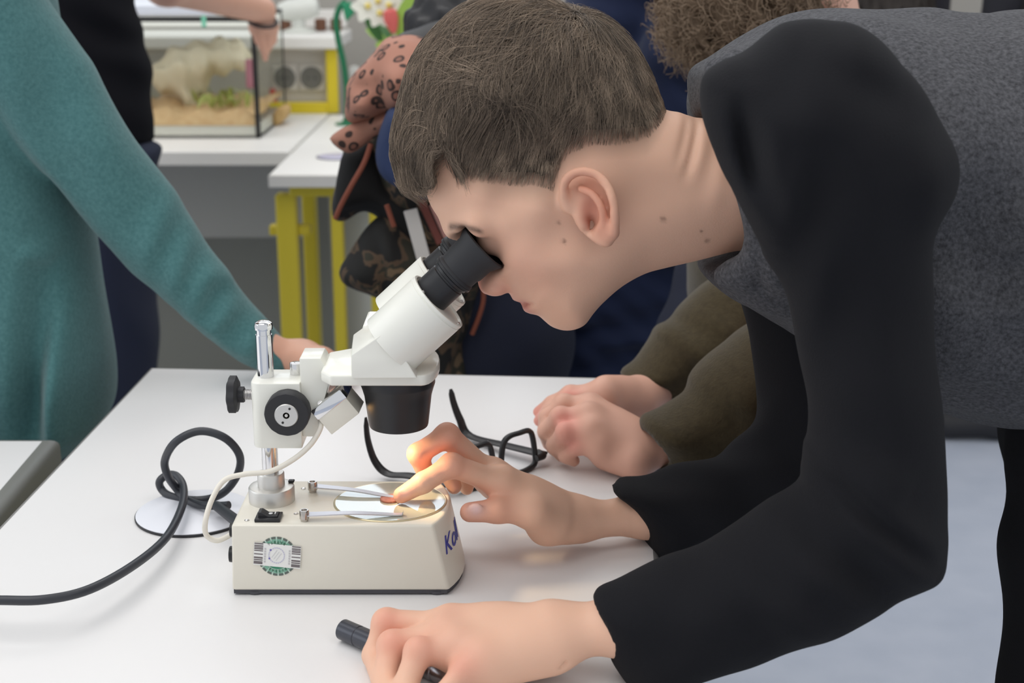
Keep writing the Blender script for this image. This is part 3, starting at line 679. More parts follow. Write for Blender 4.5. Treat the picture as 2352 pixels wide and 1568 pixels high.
CORN = np.array([[i, j, k] for i in (0, 1) for j in (0, 1) for k in (0, 1)])
EDG = [(a, b) for a in range(8) for b in range(a+1, 8) if abs(CORN[a]-CORN[b]).sum() == 1]
def polygonise(f, vs, lo, hi, B=14, slack=1.6, proj=1):
    lo, hi = V3(lo), V3(hi); bs = B*vs
    act = [lo]; size = bs*4
    n = np.maximum(1, np.ceil((hi-lo)/size)).astype(int)
    cells = np.stack(np.meshgrid(*[np.arange(k) for k in n], indexing='ij'), -1).reshape(-1, 3)
    org = lo+cells*size
    d = f.ev(org+size/2); org = org[np.abs(d) < size*.87*slack+.004]
    if not len(org): return np.zeros((0, 3)), np.zeros((0, 4), int)
    sub = np.stack(np.meshgrid(*[np.arange(4)]*3, indexing='ij'), -1).reshape(-1, 3)*bs
    org = (org[:, None]+sub[None]).reshape(-1, 3)
    d = f.ev(org+bs/2); org = org[np.abs(d) < bs*.87*slack+.002]
    base = np.round((org-lo)/vs).astype(np.int64)
    key = lambda I: (I[:, 0]+4)*(1 << 42)+(I[:, 1]+4)*(1 << 21)+(I[:, 2]+4)
    gi = np.stack(np.meshgrid(*[np.arange(B+1)]*3, indexing='ij'), -1).reshape(-1, 3)
    VK, VP, Q = [], [], []
    e3 = np.eye(3, dtype=np.int64)
    T4 = np.array([[1, -1, -1], [-1, -1, 1], [-1, 1, -1], [1, 1, 1]])
    for b in base:
        c = lo+(b+B/2)*vs
        g = f.pr(c, bs*.87+.010)
        if g is None: continue
        v = g.ev(lo+(b+gi)*vs).reshape(B+1, B+1, B+1)
        s = v < 0
        if s.all() or not s.any(): continue
        cs = [s[i:B+i, j:B+j, k:B+k] for i, j, k in CORN]
        cnt = sum(x.astype(np.int8) for x in cs); mix = np.argwhere((cnt > 0) & (cnt < 8))
        if not len(mix): continue
        cv = np.stack([v[mix[:, 0]+i, mix[:, 1]+j, mix[:, 2]+k] for i, j, k in CORN], 1)
        acc = np.zeros((len(mix), 3)); num = np.zeros(len(mix))
        for p, q in EDG:
            a, bb = cv[:, p], cv[:, q]; x = (a < 0) != (bb < 0)
            t = np.where(x, a/np.where(x, a-bb, 1), 0)
            acc += np.where(x[:, None], CORN[p]+(CORN[q]-CORN[p])*t[:, None], 0); num += x
        pos = lo+(b+mix+acc/num[:, None])*vs
        for _ in range(proj):
            h = vs*.3; m = len(pos)
            pr = g.ev(np.concatenate([pos+T4[i]*h for i in range(4)]))
            pr = pr.reshape(4, m); gr = (pr[:, :, None]*T4[:, None, :]).sum(0)/(4*h); d0 = pr.mean(0)
            st = -(d0/np.maximum((gr*gr).sum(1), .04))[:, None]*gr
            ln = np.linalg.norm(st, axis=1, keepdims=True); st *= np.minimum(1, .5*vs/np.maximum(ln, 1e-9)); pos = pos+st
        VK.append(key(b+mix)); VP.append(pos)
        for ax in range(3):
            o1, o2 = [(1, 2), (2, 0), (0, 1)][ax]
            sl0 = [slice(0, B)]*3; sl1 = list(sl0); sl1[ax] = slice(1, B+1)
            a, bb = s[tuple(sl0)], s[tuple(sl1)]
            I = np.argwhere(a != bb)
            if not len(I): continue
            fl = a[I[:, 0], I[:, 1], I[:, 2]]; I = I+b
            q = np.stack([key(I-e3[o1]-e3[o2]), key(I-e3[o2]), key(I), key(I-e3[o1])], 1)
            q[~fl] = q[~fl][:, ::-1]; Q.append(q)
    if not VK: return np.zeros((0, 3)), np.zeros((0, 4), int)
    VK = np.concatenate(VK); VP = np.concatenate(VP); Q = np.concatenate(Q)
    o = np.argsort(VK); VK, VP = VK[o], VP[o]
    ix = np.searchsorted(VK, Q); ix[ix >= len(VK)] = 0
    ok = (VK[ix] == Q).all(1)
    return VP, ix[ok]
def sdf_mesh(name, f, vs, lo, hi, col=None, fill=False, **kw):
    v, q = polygonise(f, vs, lo, hi, **kw)
    me = bpy.data.meshes.new(name)
    me.vertices.add(len(v)); me.vertices.foreach_set('co', v.astype(np.float32).ravel())
    me.loops.add(q.size); me.loops.foreach_set('vertex_index', q.astype(np.int32).ravel())
    me.polygons.add(len(q)); me.polygons.foreach_set('loop_start', np.arange(0, q.size, 4, dtype=np.int32))
    me.polygons.foreach_set('use_smooth', np.ones(len(q), bool))
    me.update(calc_edges=True); me.validate()
    if fill:
        b = NB(); b.from_mesh(me); e = [x for x in b.edges if len(x.link_faces) == 1]
        if e:
            bmesh.ops.holes_fill(b, edges=e, sides=16); b.to_mesh(me)
            me.polygons.foreach_set('use_smooth', [True]*len(me.polygons))
        b.free()
    if col is not None and len(me.vertices) == len(v):
        ca = me.color_attributes.new('Col', 'FLOAT_COLOR', 'POINT'); c = np.ones((len(v), 4), np.float32); c[:, :3] = col(v); ca.data.foreach_set('color', c.ravel())
    return me
def paint(base, spots):
    """colour by position: spots = (centre, radius, colour, strength[, stretch matrix])."""
    b = np.array(lin(base))
    def f(P):
        out = np.tile(b, (len(P), 1))
        for s in spots:
            d = P-V3(s[0])
            if len(s) > 4: d = d@s[4]
            w = np.exp(-((d*d).sum(1)/(s[1]**2)))*s[3]
            out += (np.array(lin(s[2]))-out)*w[:, None]
        return out
    return f
def wav(P, dirs):                              # gentle cloth waves: (direction, wavelength, amplitude, phase)
    d = 0
    for n, L, A, ph in dirs:
        n = V3(n); n = n/np.linalg.norm(n); d = d+A*np.sin((P@n)*2*math.pi/L+ph+.9*np.sin(P[:, 2]*23+ph)+.7*np.sin(P[:, 0]*19+ph*2))
    return d
def ridges(pl, segs):                          # soft cloth folds along lines on the near side of a working plane: (a, b, height, width)
    S = [(pl.uv(*a), pl.uv(*b), h, w) for a, b, h, w in segs]
    def f(P):
        u, v, y = pl.loc(P); d = np.zeros(len(P)); side = np.clip(.5-y/.03, 0, 1)
        for a, b, h, w in S:
            e = b-a; L2 = e@e; q0, q1 = u-a[0], v-a[1]; t = np.clip((q0*e[0]+q1*e[1])/L2, 0, 1)
            r2 = (q0-t*e[0])**2+(q1-t*e[1])**2; d += h*np.exp(-r2/(w*w))*np.sin(np.pi*np.clip(t*.86+.07, 0, 1))
        return d*side
    return f
def bounds(pts, m):
    p = np.array(pts, float); return p.min(0)-m, p.max(0)+m

class Fan:                                     # several limbs blended into one core but not into each other
    def __init__(s, core, limbs, k): s.core, s.limbs, s.k = core, limbs, k
    def ev(s, P):
        c = s.core.ev(P) if s.core is not None else np.full(len(P), 1.); d = c
        for l in s.limbs: d = smin(d, smin(c, l.ev(P), s.k), .0012)
        return d
    def pr(s, c, R):
        co = s.core.pr(c, R+s.k*1.9) if s.core is not None else None; li = [q for q in (l.pr(c, R+s.k*1.9) for l in s.limbs) if q is not None]
        if co is None and not li: return None
        return co if not li else Fan(co, li, s.k)
# a hand: joints per finger from the knuckle to the tip, built on a flat palm
def hand_sdf(wrist, fore, knuckles, fingers, thumb, rw, rf, pn, rad=.0085, thumb_r=.0105, palm_r=.0125, k=.008):
    """wrist, fore: points; knuckles: 4 points; fingers: 4 lists [pip, dip, tip]; thumb: [base, mcp, ip, tip]; pn: palm normal."""
    wrist = V3(wrist); K = [V3(x) for x in knuckles]
    pal = [Cap(wrist+(kk-wrist)*.12+(K[1]-wrist)*0, kk, palm_r*1.12, palm_r*.95, pn, .95) for kk in K]
    pal += [Cap(K[i], K[i+1], palm_r*.88, palm_r*.88) for i in range(3)]
    pal += [Cap(wrist+(K[0]-wrist)*.45, wrist+(K[3]-wrist)*.45, palm_r*1.05, palm_r*1.05)]
    pn = V3(pn)/np.linalg.norm(pn)
    pal += [Cap(kk+pn*palm_r*.50, wrist+(kk-wrist)*.35+pn*palm_r*.45, palm_r*.50, palm_r*.42) for kk in K]
    palm = U(pal, .009)
    arm = Cap(fore, wrist, rf, rw, pn, .86)
    t = [V3(x) for x in thumb]
    th = U([Cap(t[0], t[1], thumb_r*1.45, thumb_r*1.12), Cap(t[1], t[2], thumb_r*1.0, thumb_r*.93), Cap(t[2], t[3], thumb_r*.95, thumb_r*.78)], .005)
    web = Cap(t[1], K[0]+(wrist-K[0])*.35, thumb_r*.8, palm_r*.75)
    core = U([U([palm, arm], .016), U([Cap(t[0], t[1], thumb_r*1.45, thumb_r*1.1), web], .012)], .018)
    parts = []
    for i, (kk, fg) in enumerate(zip(K, fingers)):
        r = rad*(1., 1.04, .97, .84)[i]; p = [kk]+[V3(x) for x in fg]
        parts.append(U([Cap(p[0], p[1], r*1.12, r*1.02), Ell(p[1], (r*1.07,)*3), Cap(p[1], p[2], r*.98, r*.9), Cap(p[2], p[3], r*.92, r*.74)], .0035))
    parts.append(th)
    return Fan(core, parts, k)
# ================================================================== the boy at the microscope
import time as _t
_t0 = _t.time()
m_skin = mat('skin', (214, 170, 146), .48, spec=.35, attr=True, sss=.12, bump=(900, .06))
HP = Plane(W(1250, 450, YC+.012), math.radians(9))
hp = lambda x, y, off=0.: HP.pt(x, y, off)
head_poly = [(975, 432), (988, 468), (1006, 497), (1030, 520), (1046, 536), (1062, 560), (1073, 588), (1084, 618), (1096, 641), (1100, 658), (1110, 673), (1128, 676), (1146, 669), (1160, 667), (1171, 675),
    (1178, 688), (1189, 693), (1196, 695), (1199, 703), (1204, 714), (1218, 720), (1236, 724), (1250, 736), (1268, 750), (1294, 758), (1320, 756), (1344, 744), (1362, 720), (1386, 693), (1429, 656), (1480, 628), (1531, 614), (1600, 598), (1690, 575), (1790, 550),
    (1850, 480), (1840, 380), (1780, 310), (1690, 285), (1630, 275), (1592, 268), (1560, 258), (1535, 254), (1520, 246), (1497, 215), (1468, 165), (1430, 115), (1385, 75), (1325, 50), (1250, 40), (1170, 45), (1090, 75), (1025, 130), (985, 200), (962, 280), (955, 350), (962, 400)]
head_ctl = [(1250, 250, .074, .070), (1110, 220, .068, .068), (1400, 250, .070, .065), (1060, 330, .060, .055), (1000, 440, .052, .042), (1110, 440, .066, .042), (1150, 520, .066, .04), (1230, 470, .071, .05), (1340, 430, .070, .05),
    (1200, 560, .062, .035), (1240, 600, .060, .034), (1180, 620, .050, .03), (1300, 590, .060, .034), (1390, 600, .054, .032), (1260, 680, .044, .026), (1320, 700, .042, .028), (1285, 735, .024, .024), (1240, 705, .028, .018), (1200, 700, .020, .012),
    (1175, 672, .019, .011), (1150, 650, .020, .012), (1112, 655, .0135, .0125), (1094, 628, .0115, .012), (1085, 600, .010, .011), (1070, 572, .0115, .012), (1120, 590, .026, .02), (1140, 620, .026, .02), (1125, 600, .019, .016), (1132, 565, .028, .018), (1102, 540, .034, .02), (1165, 585, .050, .03), (1100, 575, .012, .014), (1050, 545, .034, .016), (1040, 520, .044, .024), (1085, 515, .056, .03),
    (1480, 330, .058, .05), (1480, 480, .054, .045), (1580, 420, .056, .048), (1700, 420, .062, .055), (1500, 230, .056, .05)]
head_in = Inflate(HP, head_poly, head_ctl, .0015, 3, 5)
# ear (near side, mirrored)
def e_(x, y, lift, b=-.067): return hp(x, y, b-lift)
helix = [(1296, 470, .000), (1287, 445, .004), (1288, 418, .008), (1302, 400, .011), (1328, 393, .013), (1356, 402, .015), (1376, 425, .018), (1388, 458, .020), (1393, 492, .018), (1392, 522, .014)]
hx = smooth_path([e_(*p) for p in helix], 3)
ear = U([U([Cap(a, b, .0030) for a, b in zip(hx, hx[1:])], .001),
         Ell(e_(1347, 470, .004), (.0145, .0225, .0052), [HP.u*.95+HP.v*.3-HP.n*.42, HP.v-HP.u*.3, HP.n+HP.u*.42]),
         Cap(e_(1385, 525, .010), e_(1378, 541, .008), .0045, .0042), Cap(e_(1372, 515, .008), e_(1366, 530, .006), .0045, .004)], .006)
anti = smooth_path([e_(1322, 430, .009), e_(1345, 440, .013), e_(1364, 468, .0155), e_(1368, 500, .013), e_(1358, 520, .009)], 3)
ear = Sub(ear, U([Cap(e_(1342, 470, .013), e_(1340, 505, .010), .0075, .0068), Cap(e_(1336, 505, .004), e_(1340, 512, -.006), .0042, .003)], .004), .004)
ear = Sub(ear, U([Cap(a, b, .0017) for a, b in zip(*[[e_(x, y, l+.0035) for x, y, l in q] for q in ([(1302, 430, .006), (1318, 413, .010), (1345, 414, .013), (1364, 436, .016)], [(1318, 413, .010), (1345, 414, .013), (1364, 436, .016), (1377, 470, .018)])])], .001), .003)
ear = U([ear, U([Cap(a, b, .0024) for a, b in zip(anti, anti[1:])], .001), Cap(e_(1327, 492, .001), e_(1331, 507, .003), .0042, .0036)], .0035)
ear = Mir(ear, HP)
_u = px_m(rim); socket = Mir(Cut(U([Cap(EYN+ax*100*_u-HP.n*o, EYN+ax*230*_u-HP.n*o, EYR*1.40) for o in (0, .014, .028)]), [Half(EYN+ax*171*_u, ax)]), HP)
brow = Mir(Cap(hp(1050, 522, -.016), hp(1098, 515, -.047), .0075, .0065), HP)
nost = Mir(Ell(hp(1140, 655, -.0125), (.0085, .0085, .0065)), HP)
lid = Mir(Ell(EYN+ax*192*_u, (.0118, .0118, .0118)), HP)
head = U([head_in, brow], .014)
head = Sub(head, socket, .005)
head = U([head, lid], .004)
head = U([head, nost], .006)
head = Sub(head, Mir(Ell(hp(1146, 668, -.0075), (.0042, .0024, .0028), [HP.u, HP.v, HP.n]), HP), .003)     # nostrils
head = U([head, ear], .006)
# neck creases
nk_r = ridges(HP, [((1594, 268), (1552, 405), -.0036, .0036), ((1606, 280), (1572, 410), .0020, .0060), ((1576, 262), (1536, 380), -.0022, .0036), ((1584, 268), (1548, 390), .0018, .0040), ((1640, 330), (1610, 480), .0018, .007)])
head = Disp(head, nk_r, .005)
# mouth line
head = Sub(head, Mir(Cap(hp(1194, 695, -.004), hp(1226, 690, -.024), .0011, .0005), HP), .003)

# hands
rY = 1.022
def p3(x, y, Y): return W(x, y, Y)
RW = p3(1335, 1197, 1.026); RF = p3(1480, 1180, 1.040)
pnR = np.cross(p3(1128, 1056, 1.022)-RW, p3(1150, 1092, 1.0)-p3(1150, 1098, 1.058)); pnR /= np.linalg.norm(pnR)
tipR = T(922, 1137, zs+.0016+.0052)
rhand = hand_sdf(RW, RF,
    [p3(1150, 1110, 1.000), p3(1126, 1094, 1.020), p3(1138, 1106, 1.038), p3(1156, 1120, 1.052)],
    [[p3(1037, 1068, .986), p3(972, 1108, .979), tipR],
     [p3(1027, 1000, 1.006), p3(960, 1042, .998), p3(980, 1092, 1.002)],
     [p3(1062, 1050, 1.035), p3(1030, 1084, 1.030), p3(1043, 1117, 1.030)],
     [p3(1092, 1088, 1.056), p3(1066, 1104, 1.052), p3(1072, 1122, 1.050)]],
    [p3(1262, 1200, 1.002), p3(1222, 1176, .988), p3(1142, 1172, .982), p3(1079, 1176, .980)], .0142, .0168, pnR, .0084, .0096, .0118)
rhand = U([rhand, Cap(p3(1300, 1212, 1.012), p3(1250, 1214, 1.002), .010, .0095)], .012)
rhand = U([rhand, Ell(p3(1092, 1168, .9735), (.0068, .0020, .0046)), Ell(tipR+np.array([.001, -.0045, .0035]), (.0042, .0018, .0030))], .0008)
LW = p3(1285, 1452, .828); LF = p3(1440, 1434, .824)
LK = [p3(1036, 1440, .842), p3(1026, 1464, .830), p3(1050, 1492, .816), p3(1100, 1522, .804)]
pnL = np.array([0.1, -.25, 1.])
lhand = hand_sdf(LW, LF, LK,
    [[p3(888, 1430, .846), p3(861, 1504, .838), T(884, 1585, .7578)],
     [p3(902, 1482, .824), p3(886, 1562, .807), T(905, 1632, .7578)],
     [p3(962, 1496, .806), p3(930, 1577, .790), T(948, 1648, .7578)],
     [p3(1064, 1541, .793), p3(1014, 1600, .778), T(1008, 1662, .7578)]],
    [p3(1190, 1450, .852), p3(1080, 1462, .862), p3(985, 1470, .866), p3(915, 1478, .868)], .0175, .0185, pnL, .0089, .0098, .0132)
lhand = U([lhand, Cap(p3(1262, 1500, .812), p3(1130, 1532, .802), .0105, .0105)], .018)
for a, b in (((1228, 1468), (1288, 1530)), ((1252, 1470), (1300, 1525))):
    lhand = Sub(lhand, Cap(p3(*a, .808), p3(*b, .802), .0008), .003)
# hidden body inside the clothes, so that the figure is one piece
SHL, SHR = p3(1900, 330, .855), p3(1800, 330, 1.17)
ELL, ELR = p3(2010, 1200, .822), p3(1850, 1040, 1.105)
HIP = p3(2680, 480, 1.02)
core = U([Cap(hp(1760, 420), HIP, .045, .06), Cap(SHL, p3(1900, 330, 1.0), .02), Cap(SHR, p3(1900, 330, 1.0), .02), Cap(SHL, ELL, .022, .018), Cap(ELL, LF+(LF-LW)*.3, .018, .0165), Cap(LF+(LF-LW)*.3, LF, .0165, .0185), Cap(SHR, ELR, .022, .018), Cap(ELR, RF+(RF-RW)*.3, .018, .0155), Cap(RF+(RF-RW)*.3, RF, .0155, .0175)], .02)
KNL, KNR = np.array([HIP[0]-.066, HIP[1]-.10, .56]), np.array([HIP[0]+.03, HIP[1]+.12, .55])
ANL, ANR = np.array([HIP[0]+.02, HIP[1]-.11, .08]), np.array([HIP[0]+.08, HIP[1]+.14, .08])
core = U([core, Cap(HIP, KNL, .045, .04), Cap(KNL, ANL, .04, .03), Cap(HIP, KNR, .045, .04), Cap(KNR, ANR, .04, .03)], .02)
boy_f = U([head, rhand, lhand, core], .012)
skin_spots = [(hp(1300, 430, -.075), .05, (216, 168, 140), .0)]
def sp(c, r, col, st): skin_spots.append((c, r, col, st))
for x, y in ((1345, 420), (1380, 470), (1375, 520), (1345, 480), (1310, 420)): sp(hp(x, y, -.080), .011, (206, 128, 104), .5)
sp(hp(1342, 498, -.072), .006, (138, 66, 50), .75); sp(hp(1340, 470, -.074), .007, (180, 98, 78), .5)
sp(hp(1105, 650, -.004), .013, (206, 124, 112), .75); skin_spots.append((EYN+ax*180*_u, .014, (58, 40, 34), .85)); sp(hp(1150, 655, -.014), .011, (208, 134, 120), .5); sp(hp(1200, 620, -.05), .03, (214, 156, 136), .4)  # nose and cheek reds; dark eyelid spot paints in lashes plus eyecup shade
sp(hp(1208, 702, -.012), .0075, (198, 116, 108), .75); sp(hp(1196, 700, .0), .008, (198, 116, 108), .7); sp(hp(1190, 690, -.004), .006, (196, 122, 110), .5)
for x, y, r in ((1505, 497, .0016), (1289, 545, .0013), (1276, 503, .0011), (1606, 546, .0014), (1592, 524, .0009)): skin_spots.append(('mole', x, y, r))
for q in ((890, 1428, .846), (902, 1480, .826), (964, 1494, .812), (1060, 1538, .798)): sp(p3(q[0], q[1]-8, q[2]-.008), .012, (222, 140, 122), .55)
for q in LK: sp(q+np.array([0, -.006, .01]), .012, (216, 156, 136), .35)
for q in ((1037, 1066, .986), (1027, 998, 1.006), (962, 1040, .998), (1142, 1172, .984)): sp(p3(*q), .015, (226, 140, 116), .55)
sp(tipR, .012, (232, 138, 116), .6); sp(p3(1078, 1176, .982), .012, (224, 142, 126), .6)
sp(p3(1092, 1168, .972), .0058, (240, 206, 204), .9); sp(p3(1043, 1120, 1.022), .005, (232, 180, 168), .8); sp(p3(928, 1133, .972), .0045, (238, 190, 176), .7)
sp(p3(1265, 1190, 1.0), .010, (176, 150, 136), .5)                         # the faint stain on the wrist
hl = [(900, 428), (960, 432), (985, 434), (1008, 412), (1030, 385), (1060, 420), (1130, 445), (1220, 455), (1264, 470), (1276, 420), (1295, 380), (1345, 356), (1416, 356), (1469, 350), (1497, 318), (1530, 262)]
hl_uv = np.array([HP.uv(*p) for p in hl])
def above_hairline(P):                              # metres above the hairline, measured in the plane of the profile
    u, v, y = HP.loc(P)
    h = np.interp(u, hl_uv[:, 0], hl_uv[:, 1]); d = v-h
    d = np.where(u > hl_uv[-1, 0], np.minimum(d, (hl_uv[-1, 0]-u)*1.5), d)
    return d
moles = [s for s in skin_spots if isinstance(s[0], str)]; skin_spots = [s for s in skin_spots if not isinstance(s[0], str)]
_pf = paint((230, 184, 158), skin_spots)
def boy_col(P):
    c = _pf(P); u, v, y = HP.loc(P)
    near = (u > -.16) & (u < .16) & (v > -.15) & (v < .2) & (np.abs(y) < .13)
    a = np.clip((above_hairline(P)+.004)/.024, 0, 1)*near
    a = a*np.where((np.abs(y) > .072) & (u > .0) & (v < .03), 0, 1)
    c += (np.array(lin((104, 86, 72)))-c)*(a*.8)[:, None]
    bt = np.clip((u-HP.uv(1030, 520)[0])/(HP.uv(1118, 520)[0]-HP.uv(1030, 520)[0]), 0, 1); q0 = HP.uv(1030, 518)[1]-.0030*bt+.0022*np.sin(3.1*bt)
    bw = np.exp(-((v-q0)/(.0030-.0012*bt))**2)*np.clip(np.minimum(bt*9, (1-bt)*7), 0, 1)*near*(np.abs(y) > .008); c += (np.array(lin((60, 48, 42)))-c)*(bw*.8)[:, None]
    for _, x, yy, r in moles:
        q = HP.uv(x, yy); w = np.exp(-((u-q[0])**2+(v-q[1])**2)/(r*r))*(y < 0)*near; c += (np.array(lin((96, 60, 48)))-c)*(w*.8)[:, None]
    return c
lo, hi = bounds([hp(930, 20), hp(1700, 780), p3(840, 1450, .83), HIP, ANL, ANR, ELL, SHR, SHL, KNL, KNR], .12)
me = sdf_mesh('person', boy_f, .0020, lo, hi, boy_col, fill=True)
boy = mesh_obj('person', me, m_skin)
tag(boy, 'boy with short brown hair in grey and black sweatshirt looking into the microscope', 'person')
print('boy skin', len(me.vertices), round(_t.time()-_t0, 1))

# ---- hair: a dense dark coat over the skull with fine strands combed forward from the crown
m_hairbase = mat('hair_base', (58, 50, 43), .9, spec=.1)
hair_t = [(905, 330, .0145), (930, 400, .012), (1000, 130, .015), (1100, 50, .0165), (1200, 20, .015), (1330, 30, .010), (1430, 100, .008), (1490, 180, .006), (1520, 240, .003), (965, 400, .011), (1050, 300, .016), (1150, 200, .017), (1250, 120, .014), (1000, 390, .012), (1060, 360, .007), (1160, 330, .007), (1300, 250, .008), (1420, 220, .007), (1480, 300, .003),
    (1250, 380, .0035), (1150, 400, .0030), (1350, 320, .0038), (1420, 320, .0035), (1090, 400, .0030), (1240, 440, .002), (1480, 345, .0015), (1280, 400, .002)]
hu = np.array([[*HP.uv(x, y), t] for x, y, t in hair_t])
def hair_thick(P):
    u, v, y = HP.loc(P); d2 = (u[:, None]-hu[:, 0])**2+(v[:, None]-hu[:, 1])**2
    w_ = 1/(d2+1e-4)**1.6; t = (w_*hu[:, 2]).sum(1)/w_.sum(1)
    h = above_hairline(P); f = np.clip(h/.016, 0, 1)
    return np.where(u < HP.uv(1010, 400)[0], np.where(h > 0, t, t+h*.6), t*f-.0012*(1-f))-.0030
hair_f = Off(head_in, hair_t and hair_thick, .025)
lo, hi = bounds([hp(880, -30), hp(1560, 470)], .03); lo[1] -= .10; hi[1] += .10
hme = sdf_mesh('hair', hair_f, .0032, lo, hi)
hb = mesh_obj('hair', hme, m_hairbase, boy)
n_ = np.zeros(len(hme.vertices)*3, np.float32); hme.vertices.foreach_get('co', n_); HV = n_.reshape(-1, 3).astype(float)
hme.calc_loop_triangles(); tri = np.array([t.vertices[:] for t in hme.loop_triangles])
A_, B_, C_ = HV[tri[:, 0]], HV[tri[:, 1]], HV[tri[:, 2]]; ar = np.linalg.norm(np.cross(B_-A_, C_-A_), axis=1)
mid = (A_+B_+C_)/3; hm = above_hairline(mid); um = HP.loc(mid)[0]
dens = np.where(um < HP.uv(1010, 400)[0], (hm > -.001)*1., np.clip((hm+.004)/.030, 0, 1)**1.9)
nst = 46000; ar = ar*dens; ti = rng.choice(len(tri), nst, p=ar/ar.sum()); r1 = np.sqrt(rng.random(nst)); r2 = rng.random(nst)
R0 = A_[ti]*(1-r1)[:, None]+B_[ti]*(r1*(1-r2))[:, None]+C_[ti]*(r1*r2)[:, None]
def grad(P, h=.002):
    g = np.stack([hair_f.ev(P+np.eye(3)[i]*h)-hair_f.ev(P-np.eye(3)[i]*h) for i in range(3)], 1); return g/np.maximum(np.linalg.norm(g, axis=1, keepdims=True), 1e-9)
whorl = hp(1315, 90, -.02)
tkn = hair_thick(R0)+.003; top = np.clip((tkn-.003)/.011, 0, 1)
hR = above_hairline(R0); R0 = R0+grad(R0)*np.clip(.0032-tkn*.3, 0, .0022)[:, None]
Lh = (.0055+.034*top)*(.65+.6*rng.random(nst))
Lh = Lh*np.where(HP.loc(R0)[0] < HP.uv(1010, 400)[0], 1, np.clip(.45+hR/.030, .45, 1))
Lh = np.where((HP.loc(R0)[0] < HP.uv(1010, 400)[0]) & (hR < .02), np.minimum(Lh, .006+np.maximum(hR, 0)*.9), Lh)
clump = 1.3*np.sin(R0@np.array([260., 120, 160])+1.5*np.sin(R0@np.array([90., 60, -140])))+np.sin(R0@np.array([-290., 360, 430])+2)
K_ = 7; S = np.zeros((nst, K_, 3)); pos = R0.copy(); jit = rng.normal(size=(nst, 3))
lift0 = .20*top+.17
for k in range(K_):
    S[:, k] = pos
    g = grad(pos); d = pos-whorl
    d = d/np.linalg.norm(d, axis=1, keepdims=True)
    uu, vv, yy = HP.loc(pos)
    down = np.clip((HP.uv(1200, 250)[1]-vv)/.03, 0, 1)*(1-np.clip((HP.uv(1080, 300)[0]-uu)/.02, 0, 1))
    d = d + (-HP.v*1.1-HP.u*.25)[None]*down[:, None] + HP.n[None]*(-.25*np.clip(-yy/.05, 0, 1)*top)[:, None]
    front = np.clip((HP.uv(1060, 300)[0]-uu)/.05, 0, 1)
    d = d + (-HP.v*.5)[None]*front[:, None] + np.outer(clump*.30*(.3+top), HP.v) + np.outer(np.cos(clump*1.3)*.26*(.3+top), HP.u) + jit*.14
    d = d-g*(d*g).sum(1, keepdims=True); d /= np.maximum(np.linalg.norm(d, axis=1, keepdims=True), 1e-9)
    dist = hair_f.ev(pos)
    lf = lift0*(1-k/(K_-1)*1.15)-np.clip((dist-.006)*60, 0, .4)
    st = d+g*lf[:, None]; st /= np.linalg.norm(st, axis=1, keepdims=True)
    pos = pos+st*(Lh/(K_-1))[:, None]
# keep only what lies above the hairline
bmh = NB(); bmh.from_mesh(hme); Pv = np.array([v.co for v in bmh.verts]); ah = above_hairline(Pv); keep = ah > np.where(HP.loc(Pv)[0] < HP.uv(1010, 400)[0], -.004, .016)
bmesh.ops.delete(bmh, geom=[v for v, k in zip(bmh.verts, keep) if not k], context='VERTS'); bmh.to_mesh(hme)
for p in hme.polygons: p.use_smooth = True
hme.update()
hc = bpy.data.hair_curves.new('hair_strands'); hc.add_curves([K_]*nst)
hc.position_data.foreach_set('vector', S.astype(np.float32).ravel())
rad = np.tile(np.linspace(.00016, .00005, K_), nst).astype(np.float32)
ra = hc.attributes.get('radius') or hc.attributes.new('radius', 'FLOAT', 'POINT'); ra.data.foreach_set('value', rad)
mh = bpy.data.materials.new('hair_strand'); mh.use_nodes = True; nt = mh.node_tree; b_ = nt.nodes['Principled BSDF']
ta = hc.attributes.new('tone', 'FLOAT', 'CURVE'); ta.data.foreach_set('value', np.clip(.42+.16*clump+.17*rng.normal(size=nst)-.10*top, 0, 1).astype(np.float32))
ci = nt.nodes.new('ShaderNodeAttribute'); ci.attribute_name = 'tone'; rp = nt.nodes.new('ShaderNodeValToRGB')
rp.color_ramp.elements[0].color = lin((66, 57, 49))+(1,); rp.color_ramp.elements[1].color = lin((184, 162, 140))+(1,)
nt.links.new(ci.outputs['Fac'], rp.inputs['Fac']); nt.links.new(rp.outputs['Color'], b_.inputs['Base Color']); b_.inputs['Roughness'].default_value = .55; b_.inputs['Specular IOR Level'].default_value = .35
ho = bpy.data.objects.new('hair_strands', hc); C.objects.link(ho); hc.materials.append(mh); parent(ho, hb)
ho['kind'] = 'stuff'
print('hair', round(_t.time()-_t0, 1))

